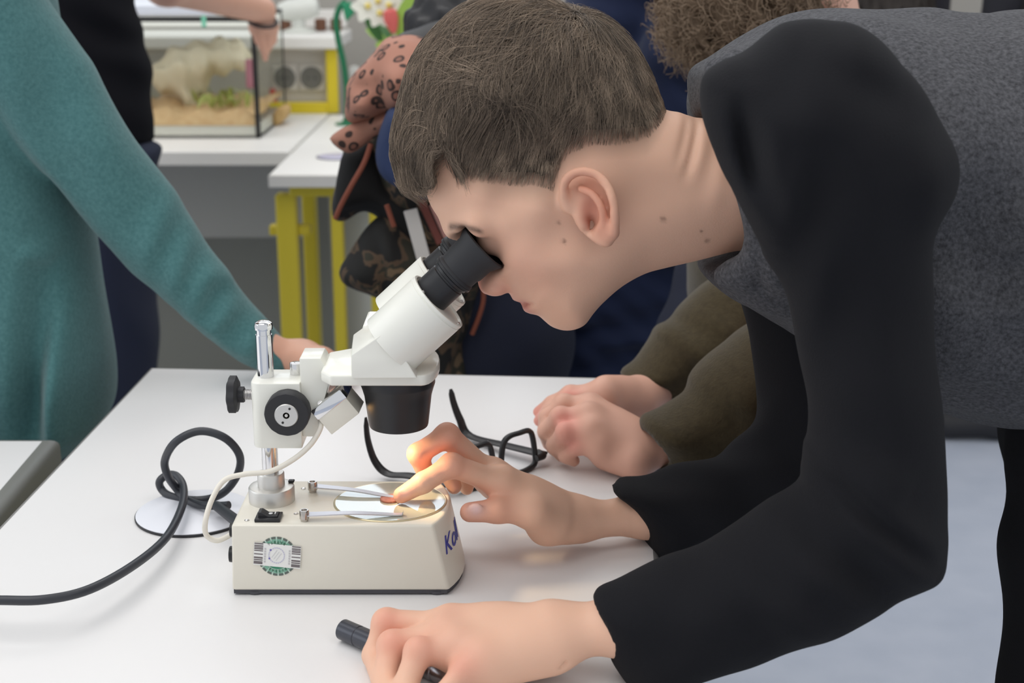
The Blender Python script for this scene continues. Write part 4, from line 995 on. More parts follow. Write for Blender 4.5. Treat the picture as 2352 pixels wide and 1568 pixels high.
# ---- clothes
m_heather = mat('heather_knit', (98, 98, 102), .97, spec=.06, noise=(380, (58, 58, 61), .24), bump=(600, .5), sheen=.06)
m_black = mat('black_jersey', (30, 30, 33), .95, spec=.10, bump=(900, .25), sheen=.03)
TPl = Plane(W(2100, 450, 1.03), math.radians(4))
torso_poly = [(1597, 165), (1635, 132), (1700, 86), (1800, 45), (1900, 24), (2010, 20), (2120, 24), (2185, 34), (2260, 28), (2352, 22), (2560, 40), (2700, 110), (2790, 300), (2790, 620), (2700, 860), (2520, 940), (2352, 955), (2230, 948), (2150, 935), (2030, 890), (1900, 815), (1810, 757), (1730, 706), (1660, 670), (1618, 636), (1604, 606), (1640, 585), (1672, 560), (1676, 520), (1660, 440), (1630, 360), (1604, 280), (1594, 220)]
torso = Inflate(TPl, torso_poly, [(1612, 200, .090, .018), (1616, 290, .100, .014), (1646, 370, .104, .014), (1672, 450, .104, .014), (1694, 540, .100, .016), (1664, 600, .085, .018), (1620, 625, .050, .018), (1750, 300, .15, .09), (1950, 300, .18, .12), (2000, 700, .165, .11), (1760, 640, .13, .07), (2300, 450, .165, .12), (2650, 450, .16, .12)], .003, 3, 5)
def cloth_t(P): return wav(P, [((1, .3, .5), .085, .0016, 0), ((.4, 1, -.6), .06, .0012, 1.7)])
trid = ridges(TPl, [((2380, 330), (2140, 470), .008, .012), ((2380, 420), (2130, 520), .008, .011), ((2380, 375), (2150, 490), -.006, .008), ((2360, 560), (2120, 640), .009, .014), ((2360, 500), (2140, 560), .006, .010), ((2380, 470), (2140, 540), -.006, .008), ((1640, 610), (1800, 720), .004, .012)])
tor = Disp(torso, lambda P: cloth_t(P)+trid(P), .012)
colr = [(1618, 170, -.058), (1628, 240, -.066), (1640, 300, -.070), (1664, 370, -.073), (1688, 450, -.074), (1706, 530, -.070), (1692, 590, -.058), (1650, 622, -.036)]
cq = smooth_path([hp(*q) for q in colr], 3)
col2 = [hp(x+34+max(0, (y-330))*.12, y+4, o-.008) for x, y, o in colr[:7]]
tor = U([tor, U([Cap(a, b, .0075) for a, b in zip(cq, cq[1:])]+[Cap(a, b, .013) for a, b in zip(col2, col2[1:])], .006)], .016)
tor = Sub(tor, Off(head_in, .0045), .004)
def tor_col(P):
    c = np.tile(np.array(lin((94, 94, 99))), (len(P), 1)); return c
lo, hi = bounds([TPl.pt(1590, 10), TPl.pt(2800, 970)], .02); lo[1] -= .22; hi[1] += .22
sweat = mesh_obj('sweatshirt', sdf_mesh('sweatshirt', tor, .0032, lo, hi, tor_col), m_heather, boy)
# near sleeve
SP = Plane(W(1900, 700, .845), math.radians(0), math.radians(0))
sl_poly = [(1622, 175), (1660, 140), (1705, 118), (1770, 68), (1815, 50), (1900, 50), (1971, 66), (2080, 163), (2145, 254), (2180, 315), (2188, 370), (2174, 440), (2130, 560), (2136, 772), (2144, 922), (2148, 1113), (2144, 1238), (2123, 1278), (2090, 1300), (1977, 1362), (1854, 1420), (1704, 1477), (1560, 1522), (1474, 1553), (1446, 1549), (1405, 1480), (1370, 1400), (1354, 1336), (1420, 1306), (1520, 1268), (1590, 1240), (1677, 1188), (1752, 1147), (1827, 1099), (1838, 1060), (1840, 1010), (1854, 977), (1840, 827), (1813, 697), (1760, 600), (1752, 550), (1739, 500), (1703, 435), (1656, 355), (1622, 290), (1613, 232)]
sleeve = Inflate(SP, sl_poly, [(1800, 230, .080, .075), (1960, 300, .078, .075), (1700, 230, .05, .05), (1960, 650, .060, .052), (1990, 950, .055, .050, -.012), (2050, 1200, .052, .045, -.020), (1850, 1260, .050, .042, -.020), (1650, 1360, .042, .036, -.020), (1430, 1440, .033, .032, -.020)], .0025, 4, 5)
srid = ridges(SP, [((1840, 985), (2110, 1190), 0.0090, .010), ((1835, 1045), (2090, 1235), 0.0090, .010), ((1850, 1015), (2090, 1212), -0.0090, .007), ((1856, 960), (2030, 1050), 0.0075, .012), ((1750, 1160), (1960, 1300), 0.0075, .013), ((1800, 1130), (2010, 1290), -0.0060, .010),
    ((1660, 1230), (1850, 1370), 0.0060, .014), ((1540, 1290), (1700, 1420), 0.0045, .014), ((1640, 200), (1690, 420), 0.0090, .010), ((1672, 190), (1720, 430), -0.0135, .008), ((1655, 330), (1760, 560), 0.0090, .008), ((1712, 210), (1742, 420), 0.0075, .008), ((1860, 470), (1830, 760), 0.0045, .010), ((2050, 260), (2080, 520), 0.0045, .014), ((1700, 160), (1780, 560), 0.0075, .014), ((1790, 300), (1765, 520), 0.0060, .008), ((1820, 80), (2040, 180), 0.0060, .016), ((1840, 120), (2040, 230), -0.0045, .012)])
slv = Disp(sleeve, lambda P: srid(P)+wav(P, [((.5, .2, 1), .07, .0010, .5), ((1, -.4, -.5), .045, .0005, 2)]), .014)
slv = Sub(slv, Cap(LF+(LW-LF)*.9, LF+(LF-LW)*.06, .0195, .0195), .002)
lo, hi = bounds([SP.pt(1340, 70), SP.pt(2175, 1565)], .02); lo[1] -= .12; hi[1] += .12
mesh_obj('sleeve', sdf_mesh('sleeve', slv, .0028, lo, hi), m_black, sweat)
# far sleeve
FP = Plane(W(1600, 1100, 1.050), 0, math.radians(14))
fs_poly = [(1412, 1122), (1480, 1106), (1570, 1080), (1630, 1058), (1690, 1038), (1735, 990), (1750, 900), (1738, 790), (1712, 690), (1700, 560), (1830, 460), (1990, 560), (2010, 800), (1960, 1050), (1880, 1140), (1760, 1196), (1640, 1230), (1520, 1266), (1490, 1255), (1470, 1205), (1440, 1150)]
fsl = Inflate(FP, fs_poly, [(1450, 1180, .038, .016), (1480, 1220, .038, .016), (1530, 1170, .040, .026), (1650, 1130, .042, .04), (1850, 1000, .05, .05), (1850, 700, .06, .055)], .003, 4, 5)
fsl = Disp(fsl, lambda P: wav(P, [((1, .2, .4), .05, .0016, 0), ((.3, 1, .8), .04, .001, 1)]), .004)
fsl = Sub(fsl, Cap(RF+(RW-RF)*.9, RF+(RF-RW)*.02, .0178, .0178), .002)
lo, hi = bounds([FP.pt(1400, 450), FP.pt(2020, 1270)], .02); lo[1] -= .09; hi[1] += .09
mesh_obj('sleeve', sdf_mesh('sleeve', fsl, .0032, lo, hi), m_black, sweat)
# trousers, shoes
tr = U([Cap(HIP+np.array([.02, 0, -.02]), KNL+np.array([.03, 0, 0]), .125, .078), Cap(KNL+np.array([.03, 0, 0]), ANL, .078, .062), Cap(HIP+np.array([.02, .06, -.02]), KNR+np.array([.03, 0, 0]), .125, .078), Cap(KNR+np.array([.03, 0, 0]), ANR, .078, .062), Cap(HIP+np.array([-.10, -.03, -.02]), HIP+np.array([.0, -.02, -.03]), .115, .14)], .05)
tr = Disp(tr, lambda P: wav(P, [((0, .3, 1), .09, .002, 0), ((1, 0, .4), .07, .0015, 1)]), .005)
lo, hi = bounds([HIP, KNL, KNR, ANL, ANR], .22)
m_trous = mat('black_denim', (24, 24, 27), .9, spec=.1, bump=(800, .2))
mesh_obj('trousers', sdf_mesh('trousers', tr, .006, lo, hi), m_trous, boy)
def shoe(a, par, m, dirx=-1.):
    a = V3(a); f = U([Cap(a+np.array([.03, 0, -.035]), a+np.array([dirx*.13, 0, -.048]), .042, .034), Cap(a, a+np.array([0, 0, -.03]), .045, .045)], .03)
    f = Cut(f, [Half((0, 0, .001), (0, 0, -1))]); lo, hi = bounds([a+np.array([dirx*.2, 0, -.08]), a+np.array([.1, 0, .02])], .06)
    return mesh_obj('shoe', sdf_mesh('shoe', f, .007, lo, hi), m, par)
m_shoe = mat('dark_shoe', (40, 40, 44), .6)
shoe(ANL, boy, m_shoe); shoe(ANR, boy, m_shoe)
# eyes behind the eyecups
for sg in (-1, 1):
    c = EYN+ax*192*_u+(HP.n*(2*(-(EYN+ax*192*_u-HP.o)@HP.n)) if sg > 0 else 0); bm = NB(); bmesh.ops.create_uvsphere(bm, u_segments=20, v_segments=12, radius=.0106, matrix=Matrix.Translation(Vector(c))); ey = obj('eye', bm, mat('eye_white', (232, 228, 222), .15), boy)
    dd = -ax; bm = NB(); add_lathe(bm, c+dd*.0092, dd, [(.0056, 0), (.004, .0013), (0, .0019)], 20); ir = obj('iris', bm, mat('iris_brown', (84, 62, 44), .1), ey)
print('clothes', round(_t.time()-_t0, 1))
# ================================================================== things on the tables
m_cable = mat('black_cable', (52, 54, 60), .42)
K7 = lambda x, y: (x/1.94, 760+y/1.94)
path = [(-420, 1190, .772), (-200, 1196, .774), (0, 1199, .776), (200, 1196, .776), (400, 1150, .774), (600, 1040, .770), (740, 920, .766), (808, 790, .764), (818, 700, .766), (790, 648, .770), (750, 640, .770), (712, 668, .766), (720, 705, .758), (760, 735, .7545), (850, 752, .7545), (940, 745, .757), (1010, 708, .767), (1062, 630, .783), (1066, 550, .802), (1000, 475, .820), (890, 446, .826), (785, 492, .818), (735, 575, .796), (748, 645, .780), (790, 706, .762), (832, 750, .7565), (900, 776, .758), (985, 778, .762), (1020, 775, .764)]
cpts = [T(*K7(x, y), z) for x, y, z in path]
bushA = T(*K7(985, 776), .763)
bm = NB(); add_tube(bm, smooth_path(cpts, 7), .0034, 14)
cable = empty('power_cable', (cpts[4][0], cpts[4][1], TZ), 'thick black power cable knotted in a standing loop left of the microscope', 'cable')
obj('cable_cord', bm, m_cable, cable)
bm = NB(); b0 = T(*K7(960, 774), .763); b1 = np.array([xlb+.001, YB-.012, .768]); dv = (b1-b0)/np.linalg.norm(b1-b0)
add_lathe(bm, b0, dv, [(.0034, 0), (.0042, .004), (.0050, np.linalg.norm(b1-b0)-.004), (.0058, np.linalg.norm(b1-b0)-.003), (.0058, np.linalg.norm(b1-b0)-.0005)], 20); obj('strain_relief', bm, mat('cable_bush', (46, 48, 53), .5), cable)
# stage discs
def disc(c, r, top, und, label, fr=.985):
    root = empty('stage_disc', (c[0], c[1], TZ), label, 'disc')
    bm = NB(); add_lathe(bm, (c[0], c[1], TZ), (0, 0, 1), [(r*.99, 0), (r, .0006), (r, .0022), (r*.985, .0024)], 64); obj('dark_underside', bm, und, root)
    bm = NB(); add_lathe(bm, (c[0], c[1], TZ+.0023), (0, 0, 1), [(r*fr, 0), (r*fr, .0006), (r*fr-.0004, .0008), (0, .0008)], 64); obj('white_face', bm, top, root)
    return root
dc = T(447, 1181); disc(dc, .0487, mat('disc_white', (232, 233, 240), .35), mat('disc_black', (40, 40, 44), .5), 'round white stage disc with black underside lying flat under the cable knot')
dc2 = T(775, 361); d2 = disc(dc2, .046, mat('disc_lilac', (196, 192, 216), .3), mat('disc_rim', (104, 98, 108), .5), 'round lilac tinted disc with dark rim on the lab table with yellow legs', .93)
# spectacles, upside down on the table
m_frame = mat('spectacle_black', (34, 33, 35), .4); m_lens = mat('spectacle_lens', (250, 250, 252), .02, 0, .5, trans=1., ior=1.12)
F1, F2 = T(1248, 1072), T(1050, 1140)
gl = empty('spectacles', tuple((F1+F2)/2), 'black framed spectacles lying upside down behind the pointing hand', 'glasses')
e1 = (F2-F1)/np.linalg.norm(F2-F1); GL = np.linalg.norm(F2-F1)
T1 = T(1078, 1000); back = T1-F1; back -= e1*(back@e1)*0; back /= np.linalg.norm(back)
e2 = np.array([0, 0, 1.])-back*.10*-1; e2 /= np.linalg.norm(e2)
nf = np.cross(e1, e2)
def lens_outline(c0, c1, k=0):                     # along e1 from c0 to c1, flat brow on the table
    w_ = c1-c0; h = .0385; q = [(0.06, .004), (.5, .0022), (.94, .004), (1.0, .014), (.93, h*.82), (.78, h*.98), (.5, h), (.22, h*.98), (.07, h*.82), (0., .014)]
    return smooth_path([F1+e1*(c0+w_*x)+e2*y+nf*(.004*(4*(x-.5)**2)) for x, y in q], 4, True)
rims = NB()
for c0, c1 in ((.006, GL*.455), (GL*.545, GL-.006)):
    o = lens_outline(c0, c1); add_tube(rims, o, .0023, 8, True, flat=(1.1, 1.3), up=nf)
add_tube(rims, smooth_path([F1+e1*GL*.44+e2*.012, F1+e1*GL*.5+e2*.0095+nf*-.002, F1+e1*GL*.56+e2*.012], 5), .0026, 10)
for c, s in ((0, 1), (GL, -1)): add_tube(rims, smooth_path([F1+e1*(c+s*.008)+e2*.010, F1+e1*(c-s*.001)+e2*.0105, F1+e1*(c-s*.003)+e2*.0105+back*.010], 4), .0032, 8)
obj('frame', rims, m_frame, gl, auto=60)
for c0, c1 in ((.006, GL*.455), (GL*.545, GL-.006)):
    o = lens_outline(c0, c1); ctr = o.mean(0); bm = NB()
    A = [bm.verts.new(Vector(ctr+(p-ctr)*.97+nf*.0006)) for p in o]; B = [bm.verts.new(Vector(ctr+(p-ctr)*.97-nf*.0006)) for p in o]
    bm.faces.new(A); bm.faces.new(B[::-1])
    for i in range(len(A)): j = (i+1) % len(A); bm.faces.new((A[i], A[j], B[j], B[i]))
    obj('lens', bm, m_lens, gl)
for P0, path_ in ((F1, [(1160, 1022), (1078, 1000), (1056, 962), (1042, 925), (1035, 893)]), (F2, [(945, 1093), (892, 1088), (862, 1060), (845, 1010), (840, 958)])):
    pts = [P0-e1*(.003 if P0 is F1 else -.003)+e2*.0105+back*.002]
    g0 = T(*path_[0], TZ+.009); g1 = T(*path_[1], TZ+.006); pts += [g0, g1]
    d_ = (g1-g0)/np.linalg.norm(g1-g0)
    for k, (x, y) in enumerate(path_[2:]):           # the ear hooks rise from the table
        Yk = g1[1]+d_[1]*(.006+.005*k); pts.append(W(x, y, Yk))
    sp_ = smooth_path(pts, 6); n = len(sp_); rr_ = [(.0060-.0030*i/(n-1))*(1 if i < n-2 else 1-.25*(i-n+3)) for i in range(n)]
    bm = NB(); add_tube(bm, sp_, rr_, 10, flat=(.42, 1.1), up= tuple(np.cross(d_, (0, 0, 1)))); tmp = obj('temple', bm, m_frame, gl, auto=60)
    if P0 is F1:
        q = sp_[4]; dd = (sp_[5]-sp_[4])/np.linalg.norm(sp_[5]-sp_[4]); sd = np.cross(dd, (0, 0, 1)); sd = sd if sd[1] < 0 else -sd
        bm = NB(); qq = sp_[2]+sd*.0021
        M = Matrix((tuple(dd*.013), tuple(sd*.0008), (0, 0, .0042))).transposed().to_4x4(); M.translation = Vector(qq); bmesh.ops.create_cube(bm, size=1, matrix=M); obj('temple_badge', bm, mat('badge_silver', (176, 164, 160), .35, .6), tmp)
        me = text_mesh('oluonon', .0024); o_ = mesh_obj('temple_print', me, mat('print_pale', (210, 206, 206), .5), tmp)
        q = sp_[8]; R_ = Matrix((tuple(-dd), (0, 0, 1), tuple(sd))).transposed().to_4x4(); R_.translation = Vector(q+sd*.0030+np.array([0, 0, .001])); o_.matrix_world = R_
# torch in the left hand
t0, t1 = T(786, 1444, TZ+.0078), T(1098, 1580, TZ+.0078); td = (t1-t0)/np.linalg.norm(t1-t0); TL = np.linalg.norm(t1-t0)
tor_ = empty('penlight', tuple((t0+t1)/2-np.array([0, 0, .0078])), 'dark grey pocket torch with metal collar held under the fingers of the boy', 'torch')
bm = NB(); add_lathe(bm, t0, td, [(.0060, 0), (.0066, .0006), (.0072, .001), (.0072, .016), (.0068, .0164), (.0068, .0172), (.0072, .0176), (.0072, TL*.66)], 40); obj('barrel', bm, mat('torch_grey', (66, 68, 76), .28, .3), tor_)
bm = NB(); add_lathe(bm, t0+td*TL*.66, td, [(.0072, 0), (.0078, .001), (.0078, .006), (.0072, .0065), (.0072, .0085), (.0078, .009), (.0078, TL*.22), (.0066, TL*.24)], 40); obj('collar', bm, mat('torch_metal', (150, 150, 154), .25, .9), tor_)
bm = NB(); add_lathe(bm, t0+td*TL*.90, td, [(.0050, 0), (.0052, .004), (.0060, .0045), (.0062, .010), (.005, .0125), (0, .0132)], 32); obj('end_cap', bm, m_chrome, tor_)

# ------------------------------------------------------------------ the back of the room
m_glass = mat('tank_glass', (252, 254, 252), .02, 0, .5, trans=1., ior=1.02)
m_strip = mat('black_strip', (30, 29, 28), .5)
tank = empty('terrarium', (-1.0, 3.6, TZ), 'glass terrarium with black edge strips and wood shavings on the back bench', 'terrarium')
ax0, ax1 = -1.42, float(T(597, 318)[0]); ay0, ay1 = float(T(597, 318)[1]), 3.80
az1 = float(W(597, 46, ay0)[2]); az0 = TZ+.001
g = .004
for nm, lo_, hi_ in (('front_pane', (ax0, ay0, az0), (ax1, ay0+g, az1)), ('back_pane', (ax0, ay1-g, az0), (ax1, ay1, az1)), ('side_pane', (ax0, ay0+g, az0), (ax0+g, ay1-g, az1)), ('side_pane', (ax1-g, ay0+g, az0), (ax1, ay1-g, az1))):
    bm = NB(); add_box(bm, lo_, hi_); obj(nm, bm, m_glass, tank)
bm = NB(); add_box(bm, (ax0+g, ay0+g, az0), (ax1-g, ay1-g, az0+.006)); obj('tank_floor', bm, m_whiteB, tank)
tops = W(450, 33, ay0)[2]
for nm, lo_, hi_ in (('edge_strip', (ax0, ay0-.002, az1-.004), (ax1, ay0+.008, az1+.008)), ('edge_strip', (ax1-.009, ay0-.002, az0), (ax1+.002, ay0+.008, az1)), ('edge_strip', (ax0-.002, ay0-.002, az0), (ax0+.008, ay0+.008, az1)), ('edge_strip', (ax0, ay0-.0015, az0), (ax1, ay0+.002, az0+.004)), ('edge_strip', (ax1-.002, ay1-.006, az0), (ax1+.001, ay1, az1)), ('edge_strip', (ax0, ay1-.006, az1-.002), (ax1, ay1+.002, az1+.006)), ('edge_strip', (ax1-.004, ay0, az1-.002), (ax1+.002, ay1, az1+.006))):
    bm = NB(); add_box(bm, lo_, hi_, .001, 1); obj(nm, bm, m_strip if lo_[2] > TZ+.02 or hi_[2] > TZ+.02 else mat('grey_strip', (120, 118, 110), .5), tank)
bm = NB(); add_box(bm, (ax0-.01, ay0+.03, az1+.008), (float(W(532, 10, ay0)[0]), ay1, az1+.034), .003, 1); obj('lid', bm, mat('lid_white', (232, 236, 246), .4), tank)
s0, s1 = float(W(450, 287, ay0+.02)[2]), float(W(450, 259, ay0+.02)[2])
bm = NB(); nx, ny = 60, 24; grid_ = [[bm.verts.new((ax0+g*2+(ax1-ax0-4*g)*i/nx, ay0+g*2+(ay1-ay0-4*g)*j/ny, s1+.012*math.sin(i*.9+j)*math.cos(j*.8)+rng.normal()*.003)) for j in range(ny+1)] for i in range(nx+1)]
for i in range(nx):
    for j in range(ny): bm.faces.new((grid_[i][j], grid_[i+1][j], grid_[i+1][j+1], grid_[i][j+1]))
for i in range(nx):
    a_, b__ = grid_[i][0], grid_[i+1][0]; lo1 = bm.verts.new((a_.co.x, a_.co.y, s0)); lo2 = bm.verts.new((b__.co.x, b__.co.y, s0)); bm.faces.new((a_, lo1, lo2, b__))
tag(obj('wood_shavings', bm, mat('shavings', (208, 168, 124), .9, noise=(60, (226, 196, 150), .25)), tank, auto=180), kind='stuff')
bm = NB(); add_box(bm, (ax0+g*2, ay0+.012, az0+.006), (ax1-g*2, ay1-.02, s0)); obj('white_tray', bm, mat('tray_white', (226, 222, 212), .5), tank)
# branch, cloth hide and little leaves inside the terrarium
hide = U([Ell(W(500, 130, ay0+.2), (.085, .06, .035)), Ell(W(440, 150, ay0+.22), (.06, .06, .045)), Ell(W(400, 175, ay0+.22), (.05, .05, .05)), Cap(W(440, 160, ay0+.22), W(450, 255, ay0+.2), .03, .018), Cap(W(555, 130, ay0+.2), W(520, 122, ay0+.2), .016, .03)], .04)
hide = Disp(hide, lambda P: wav(P, [((1, .4, .2), .05, .006, 0), ((.2, 1, .9), .035, .004, 1)]), .012)
lo, hi = bounds([W(360, 100, ay0+.2), W(590, 270, ay0+.2)], .09)
mesh_obj('bark_hide', sdf_mesh('bark_hide', hide, .009, lo, hi), mat('pale_bark', (240, 231, 206), .9, noise=(14, (222, 210, 180), .3)), tank)
m_leafy = mat('yellow_green_leaf', (176, 184, 104), .6); m_leafg = mat('lime_leaf', (150, 184, 78), .5); m_leafd = mat('deep_leaf', (70, 118, 66), .5)
def leaf(bm, p, d, L, w_, up=(0, 0, 1), bend=.25):
    p, d = V3(p), V3(d)/np.linalg.norm(d); s_ = np.cross(d, up); s_ = s_/max(np.linalg.norm(s_), 1e-6); u_ = np.cross(s_, d); rows = []
    for k in range(6):
        t = k/5; ww = w_*math.sin(math.pi*(.06+.9*t))**.8; c_ = p+d*L*t-V3(up)*bend*L*t*t
        rows.append([bm.verts.new(Vector(c_-s_*ww+u_*.12*ww)), bm.verts.new(Vector(c_)), bm.verts.new(Vector(c_+s_*ww+u_*.12*ww))])
    for a_, b__ in zip(rows, rows[1:]):
        bm.faces.new((a_[0], a_[1], b__[1], b__[0])); bm.faces.new((a_[1], a_[2], b__[2], b__[1]))
bm = NB()
for k in range(60):
    p = W(430+rng.random()*150, 258, ay0+.04+.2*rng.random()); p[2] = s1+.005
    leaf(bm, p, (rng.normal(), rng.normal()*.5, .8+rng.random()), .035+.03*rng.random(), .006)
tag(obj('small_leaves', bm, m_leafy, tank, auto=180), kind='stuff')
bm = NB(); p = W(576, 170, ay0+.1); add_box(bm, (p[0]-.013, p[1], p[2]-.035), (p[0]+.013, p[1]+.02, p[2]+.035), .003, 1); obj('pink_feeder', bm, mat('feeder_pink', (176, 116, 128), .5), tank)
bm = NB(); a_ = W(462, 36, ay0-.003); b__ = W(474, 62, ay0-.003); add_box(bm, (a_[0], ay0-.0035, b__[2]), (b__[0], ay0-.0022, a_[2])); obj('green_tape', bm, mat('tape_green', (128, 208, 176), .5), tank)
# wooden block and red pen beside the terrarium
wp = T(643, 290); u = px_m(wp)
bm = NB(); add_prism(bm, [W(x, y, wp[1]) for x, y in ((626, 292), (624, 268), (632, 252), (648, 246), (658, 252), (656, 270), (646, 284))], (0, .09, .0), .006, 3)
tag(obj('wooden_block', bm, mat('pale_wood', (214, 180, 124), .6, noise=(30, (190, 150, 92), .3))), 'pale rounded wooden block standing beside the terrarium right side', 'block')
zmin = min(v.co.z for v in bpy.data.objects['wooden_block'].data.vertices); bpy.data.objects['wooden_block'].location.z = TZ-zmin+.0002
rp0 = T(632, 262); bm = NB(); add_cyl(bm, (rp0[0], rp0[1]+.02, TZ), (rp0[0]-.012, rp0[1]+.03, TZ+.065), .0085, n=20, bev=.001)
tag(obj('red_marker', bm, mat('marker_red', (190, 52, 40), .4)), 'small red marker leaning upright between the terrarium and the wooden block', 'marker')
# white lamp on the upper shelf of the socket unit
lp = W(688, 76, Ym+.12); zsh = float(W(700, 82, Ym)[2])
lr = empty('desk_lamp', (lp[0], Ym+.12, zsh), 'small white lamp on a thick stem on the socket shelf', 'lamp'); m_lw = mat('lamp_white', (214, 216, 210), .4)
bm = NB(); add_lathe(bm, (lp[0], Ym+.12, zsh+.0002), (0, 0, 1), [(.045, 0), (.045, .006), (.03, .012), (.018, .014), (.017, .05), (.02, .052)], 32); obj('base', bm, m_lw, lr)
h_ = W(688, 22, Ym+.12)
bm = NB(); add_lathe(bm, (lp[0]-.055, Ym+.12, h_[2]-.006), (1, 0, .12), [(.0, 0), (.022, .002), (.030, .03), (.030, .085), (.022, .11), (0, .115)], 32); obj('lamp_head', bm, m_lw, lr)
bm = NB(); add_cyl(bm, (lp[0], Ym+.12, zsh+.045), (lp[0], Ym+.12, h_[2]-.01), .012, n=20); obj('stem', bm, m_lw, lr)
for k, (x, y) in enumerate(((655, 38), (735, 22), (770, 12))):
    q = W(x, y, Ym+.2); r_ = .016
    bm = NB(); add_lathe(bm, (q[0], Ym+.20, zsh+.0002), (0, 0, 1), [(r_*.8, 0), (r_, .004), (r_*1.05, .03), (r_*.8, .034), (r_*.75, .03)], 20)
    tag(obj('clay_pot', bm, mat('clay_brown', (120, 84, 66), .8)), ('small brown clay pot behind the bracelet hand on the socket shelf', 'small brown clay pot right of the white lamp on the shelf', 'small brown clay pot at the right end of the socket shelf')[k], 'pot', 'clay pots on the socket shelf')
# plant with white blossoms, red flower and lime leaves
pr = T(915, 270); pl_ = empty('potted_plant', (pr[0], 3.55, TZ), 'potted plant with lime leaves, white petals and a red flower on the lab table', 'plant')
Yp_ = 3.55; px0 = float(W(925, 100, Yp_)[0])
bm = NB(); add_lathe(bm, (px0, Yp_, TZ+.0003), (0, 0, 1), [(.05, 0), (.065, .10), (.07, .105), (.07, .12), (.06, .12), (.058, .108), (0, .106)], 32); obj('pot', bm, mat('pot_white', (214, 214, 208), .5), pl_)
def wl(x, y, dy=0.): return W(x, y, Yp_+dy)
for k, (x0_, y0_, x1_, y1_, w_, m_) in enumerate(((925, 110, 945, -20, .030, m_leafg), (930, 110, 975, -10, .028, m_leafg), (920, 112, 905, 40, .022, m_leafg), (925, 110, 840, 62, .016, m_leafg), (925, 115, 862, 100, .018, m_leafg), (880, 100, 832, 20, .014, m_leafd), (920, 105, 868, 36, .018, m_leafd), (930, 108, 990, 40, .02, m_leafg), (925, 108, 955, 60, .024, m_leafg), (915, 112, 890, 85, .02, m_leafg))):
    bm = NB(); a_, b__ = wl(x0_, y0_, .02*((k % 3)-1)), wl(x1_, y1_, .06*((k % 4)-1.5)); leaf(bm, a_, b__-a_, np.linalg.norm(b__-a_), w_, up=(0, -.9, .4), bend=.1); obj('leaf', bm, m_, pl_, auto=180)
for (x, y, r_, m_) in ((845, 14, .034, 'w'), (868, 2, .036, 'w'), (893, 12, .04, 'w'), (872, 30, .03, 'w')):
    bm = NB()
    for j in range(6):
        a_ = j*math.pi/3; leaf(bm, wl(x, y, -.02), (math.cos(a_), -.35, math.sin(a_)), r_*1.3, r_*.42, up=(0, -1, 0), bend=.2)
    fl_ = obj('blossom', bm, mat('petal_white', (232, 232, 220), .5), pl_, auto=180); bm = NB(); add_ball(bm, wl(x, y, -.03), .008, 2); obj('blossom_centre', bm, mat('centre_yellow', (220, 200, 110), .6), fl_)
bm = NB(); a_ = wl(900, 36, -.05); add_lathe(bm, wl(905, 76, -.05), wl(896, 26, -.05)-wl(905, 76, -.05), [(.006, 0), (.012, .012), (.019, .035), (.017, .052), (.008, .058), (0, .056)], 20, wave=lambda t: .1*math.cos(6*t)); obj('red_flower', bm, mat('flower_red', (206, 96, 92), .5), pl_)
bm = NB(); add_tube(bm, [wl(905, 76, -.05), wl(912, 95, -.04), wl(920, 120, 0)], .003, 8); add_tube(bm, smooth_path([wl(980, -20), wl(976, 40), wl(945, 112)], 5), .0042, 8); obj('stem', bm, mat('stem_pale', (196, 200, 170), .5), pl_)
bm = NB(); add_lathe(bm, wl(1012, 24, -.02), (0.1, 0, 1), [(0, -.02), (.012, 0), (.022, .02), (.03, .05), (.02, .055), (0, .05)], 20); obj('yellow_flower', bm, mat('flower_yellow', (224, 180, 44), .5), pl_)
bm = NB(); add_tube(bm, smooth_path([wl(1010, 28, -.02), wl(990, 70, -.01), wl(940, 112)], 5), .003, 8); obj('stem', bm, m_leafd, pl_)
# green gooseneck
gp = [W(795, 2, 3.62), W(780, 18, 3.62), W(772, 48, 3.62), W(777, 92, 3.62), W(788, 140, 3.62), W(795, 190, 3.63), W(797, 230, 3.64), W(796, 268, 3.65)]; gp[-1][2] = TZ+.004
gr_ = empty('green_hose', (gp[-1][0], gp[-1][1], TZ), 'dark green bent hose rising from the lab table by the yellow post', 'hose')
bm = NB(); add_tube(bm, smooth_path(gp, 6), .0078, 12); obj('hose_tube', bm, mat('hose_green', (30, 112, 76), .45), gr_)
bm = NB(); q = W(803, 24, 3.6); add_prism(bm, [W(x, y, 3.6) for x, y in ((784, 8), (806, 4), (814, 30), (794, 50))], (0, .02, 0), .003, 1); obj('hose_clip', bm, mat('clip_green', (44, 140, 100), .45), gr_)
bm = NB(); add_lathe(bm, (gp[-1][0], gp[-1][1], TZ), (0, 0, 1), [(.03, 0), (.03, .004), (.012, .008), (.010, .014)], 24); obj('hose_foot', bm, mat('hose_green', (30, 112, 76), .45), gr_)
jp = T(818, 205); bm = NB(); add_lathe(bm, (jp[0], jp[1], TZ+.0002), (0, 0, 1), [(.03, 0), (.034, .01), (.034, .07), (.026, .085), (.028, .09), (.028, .10), (0, .102)], 28)
tag(obj('white_jar', bm, mat('jar_white', (224, 224, 218), .35)), 'white lidded jar on the lab table just right of the green hose', 'jar')
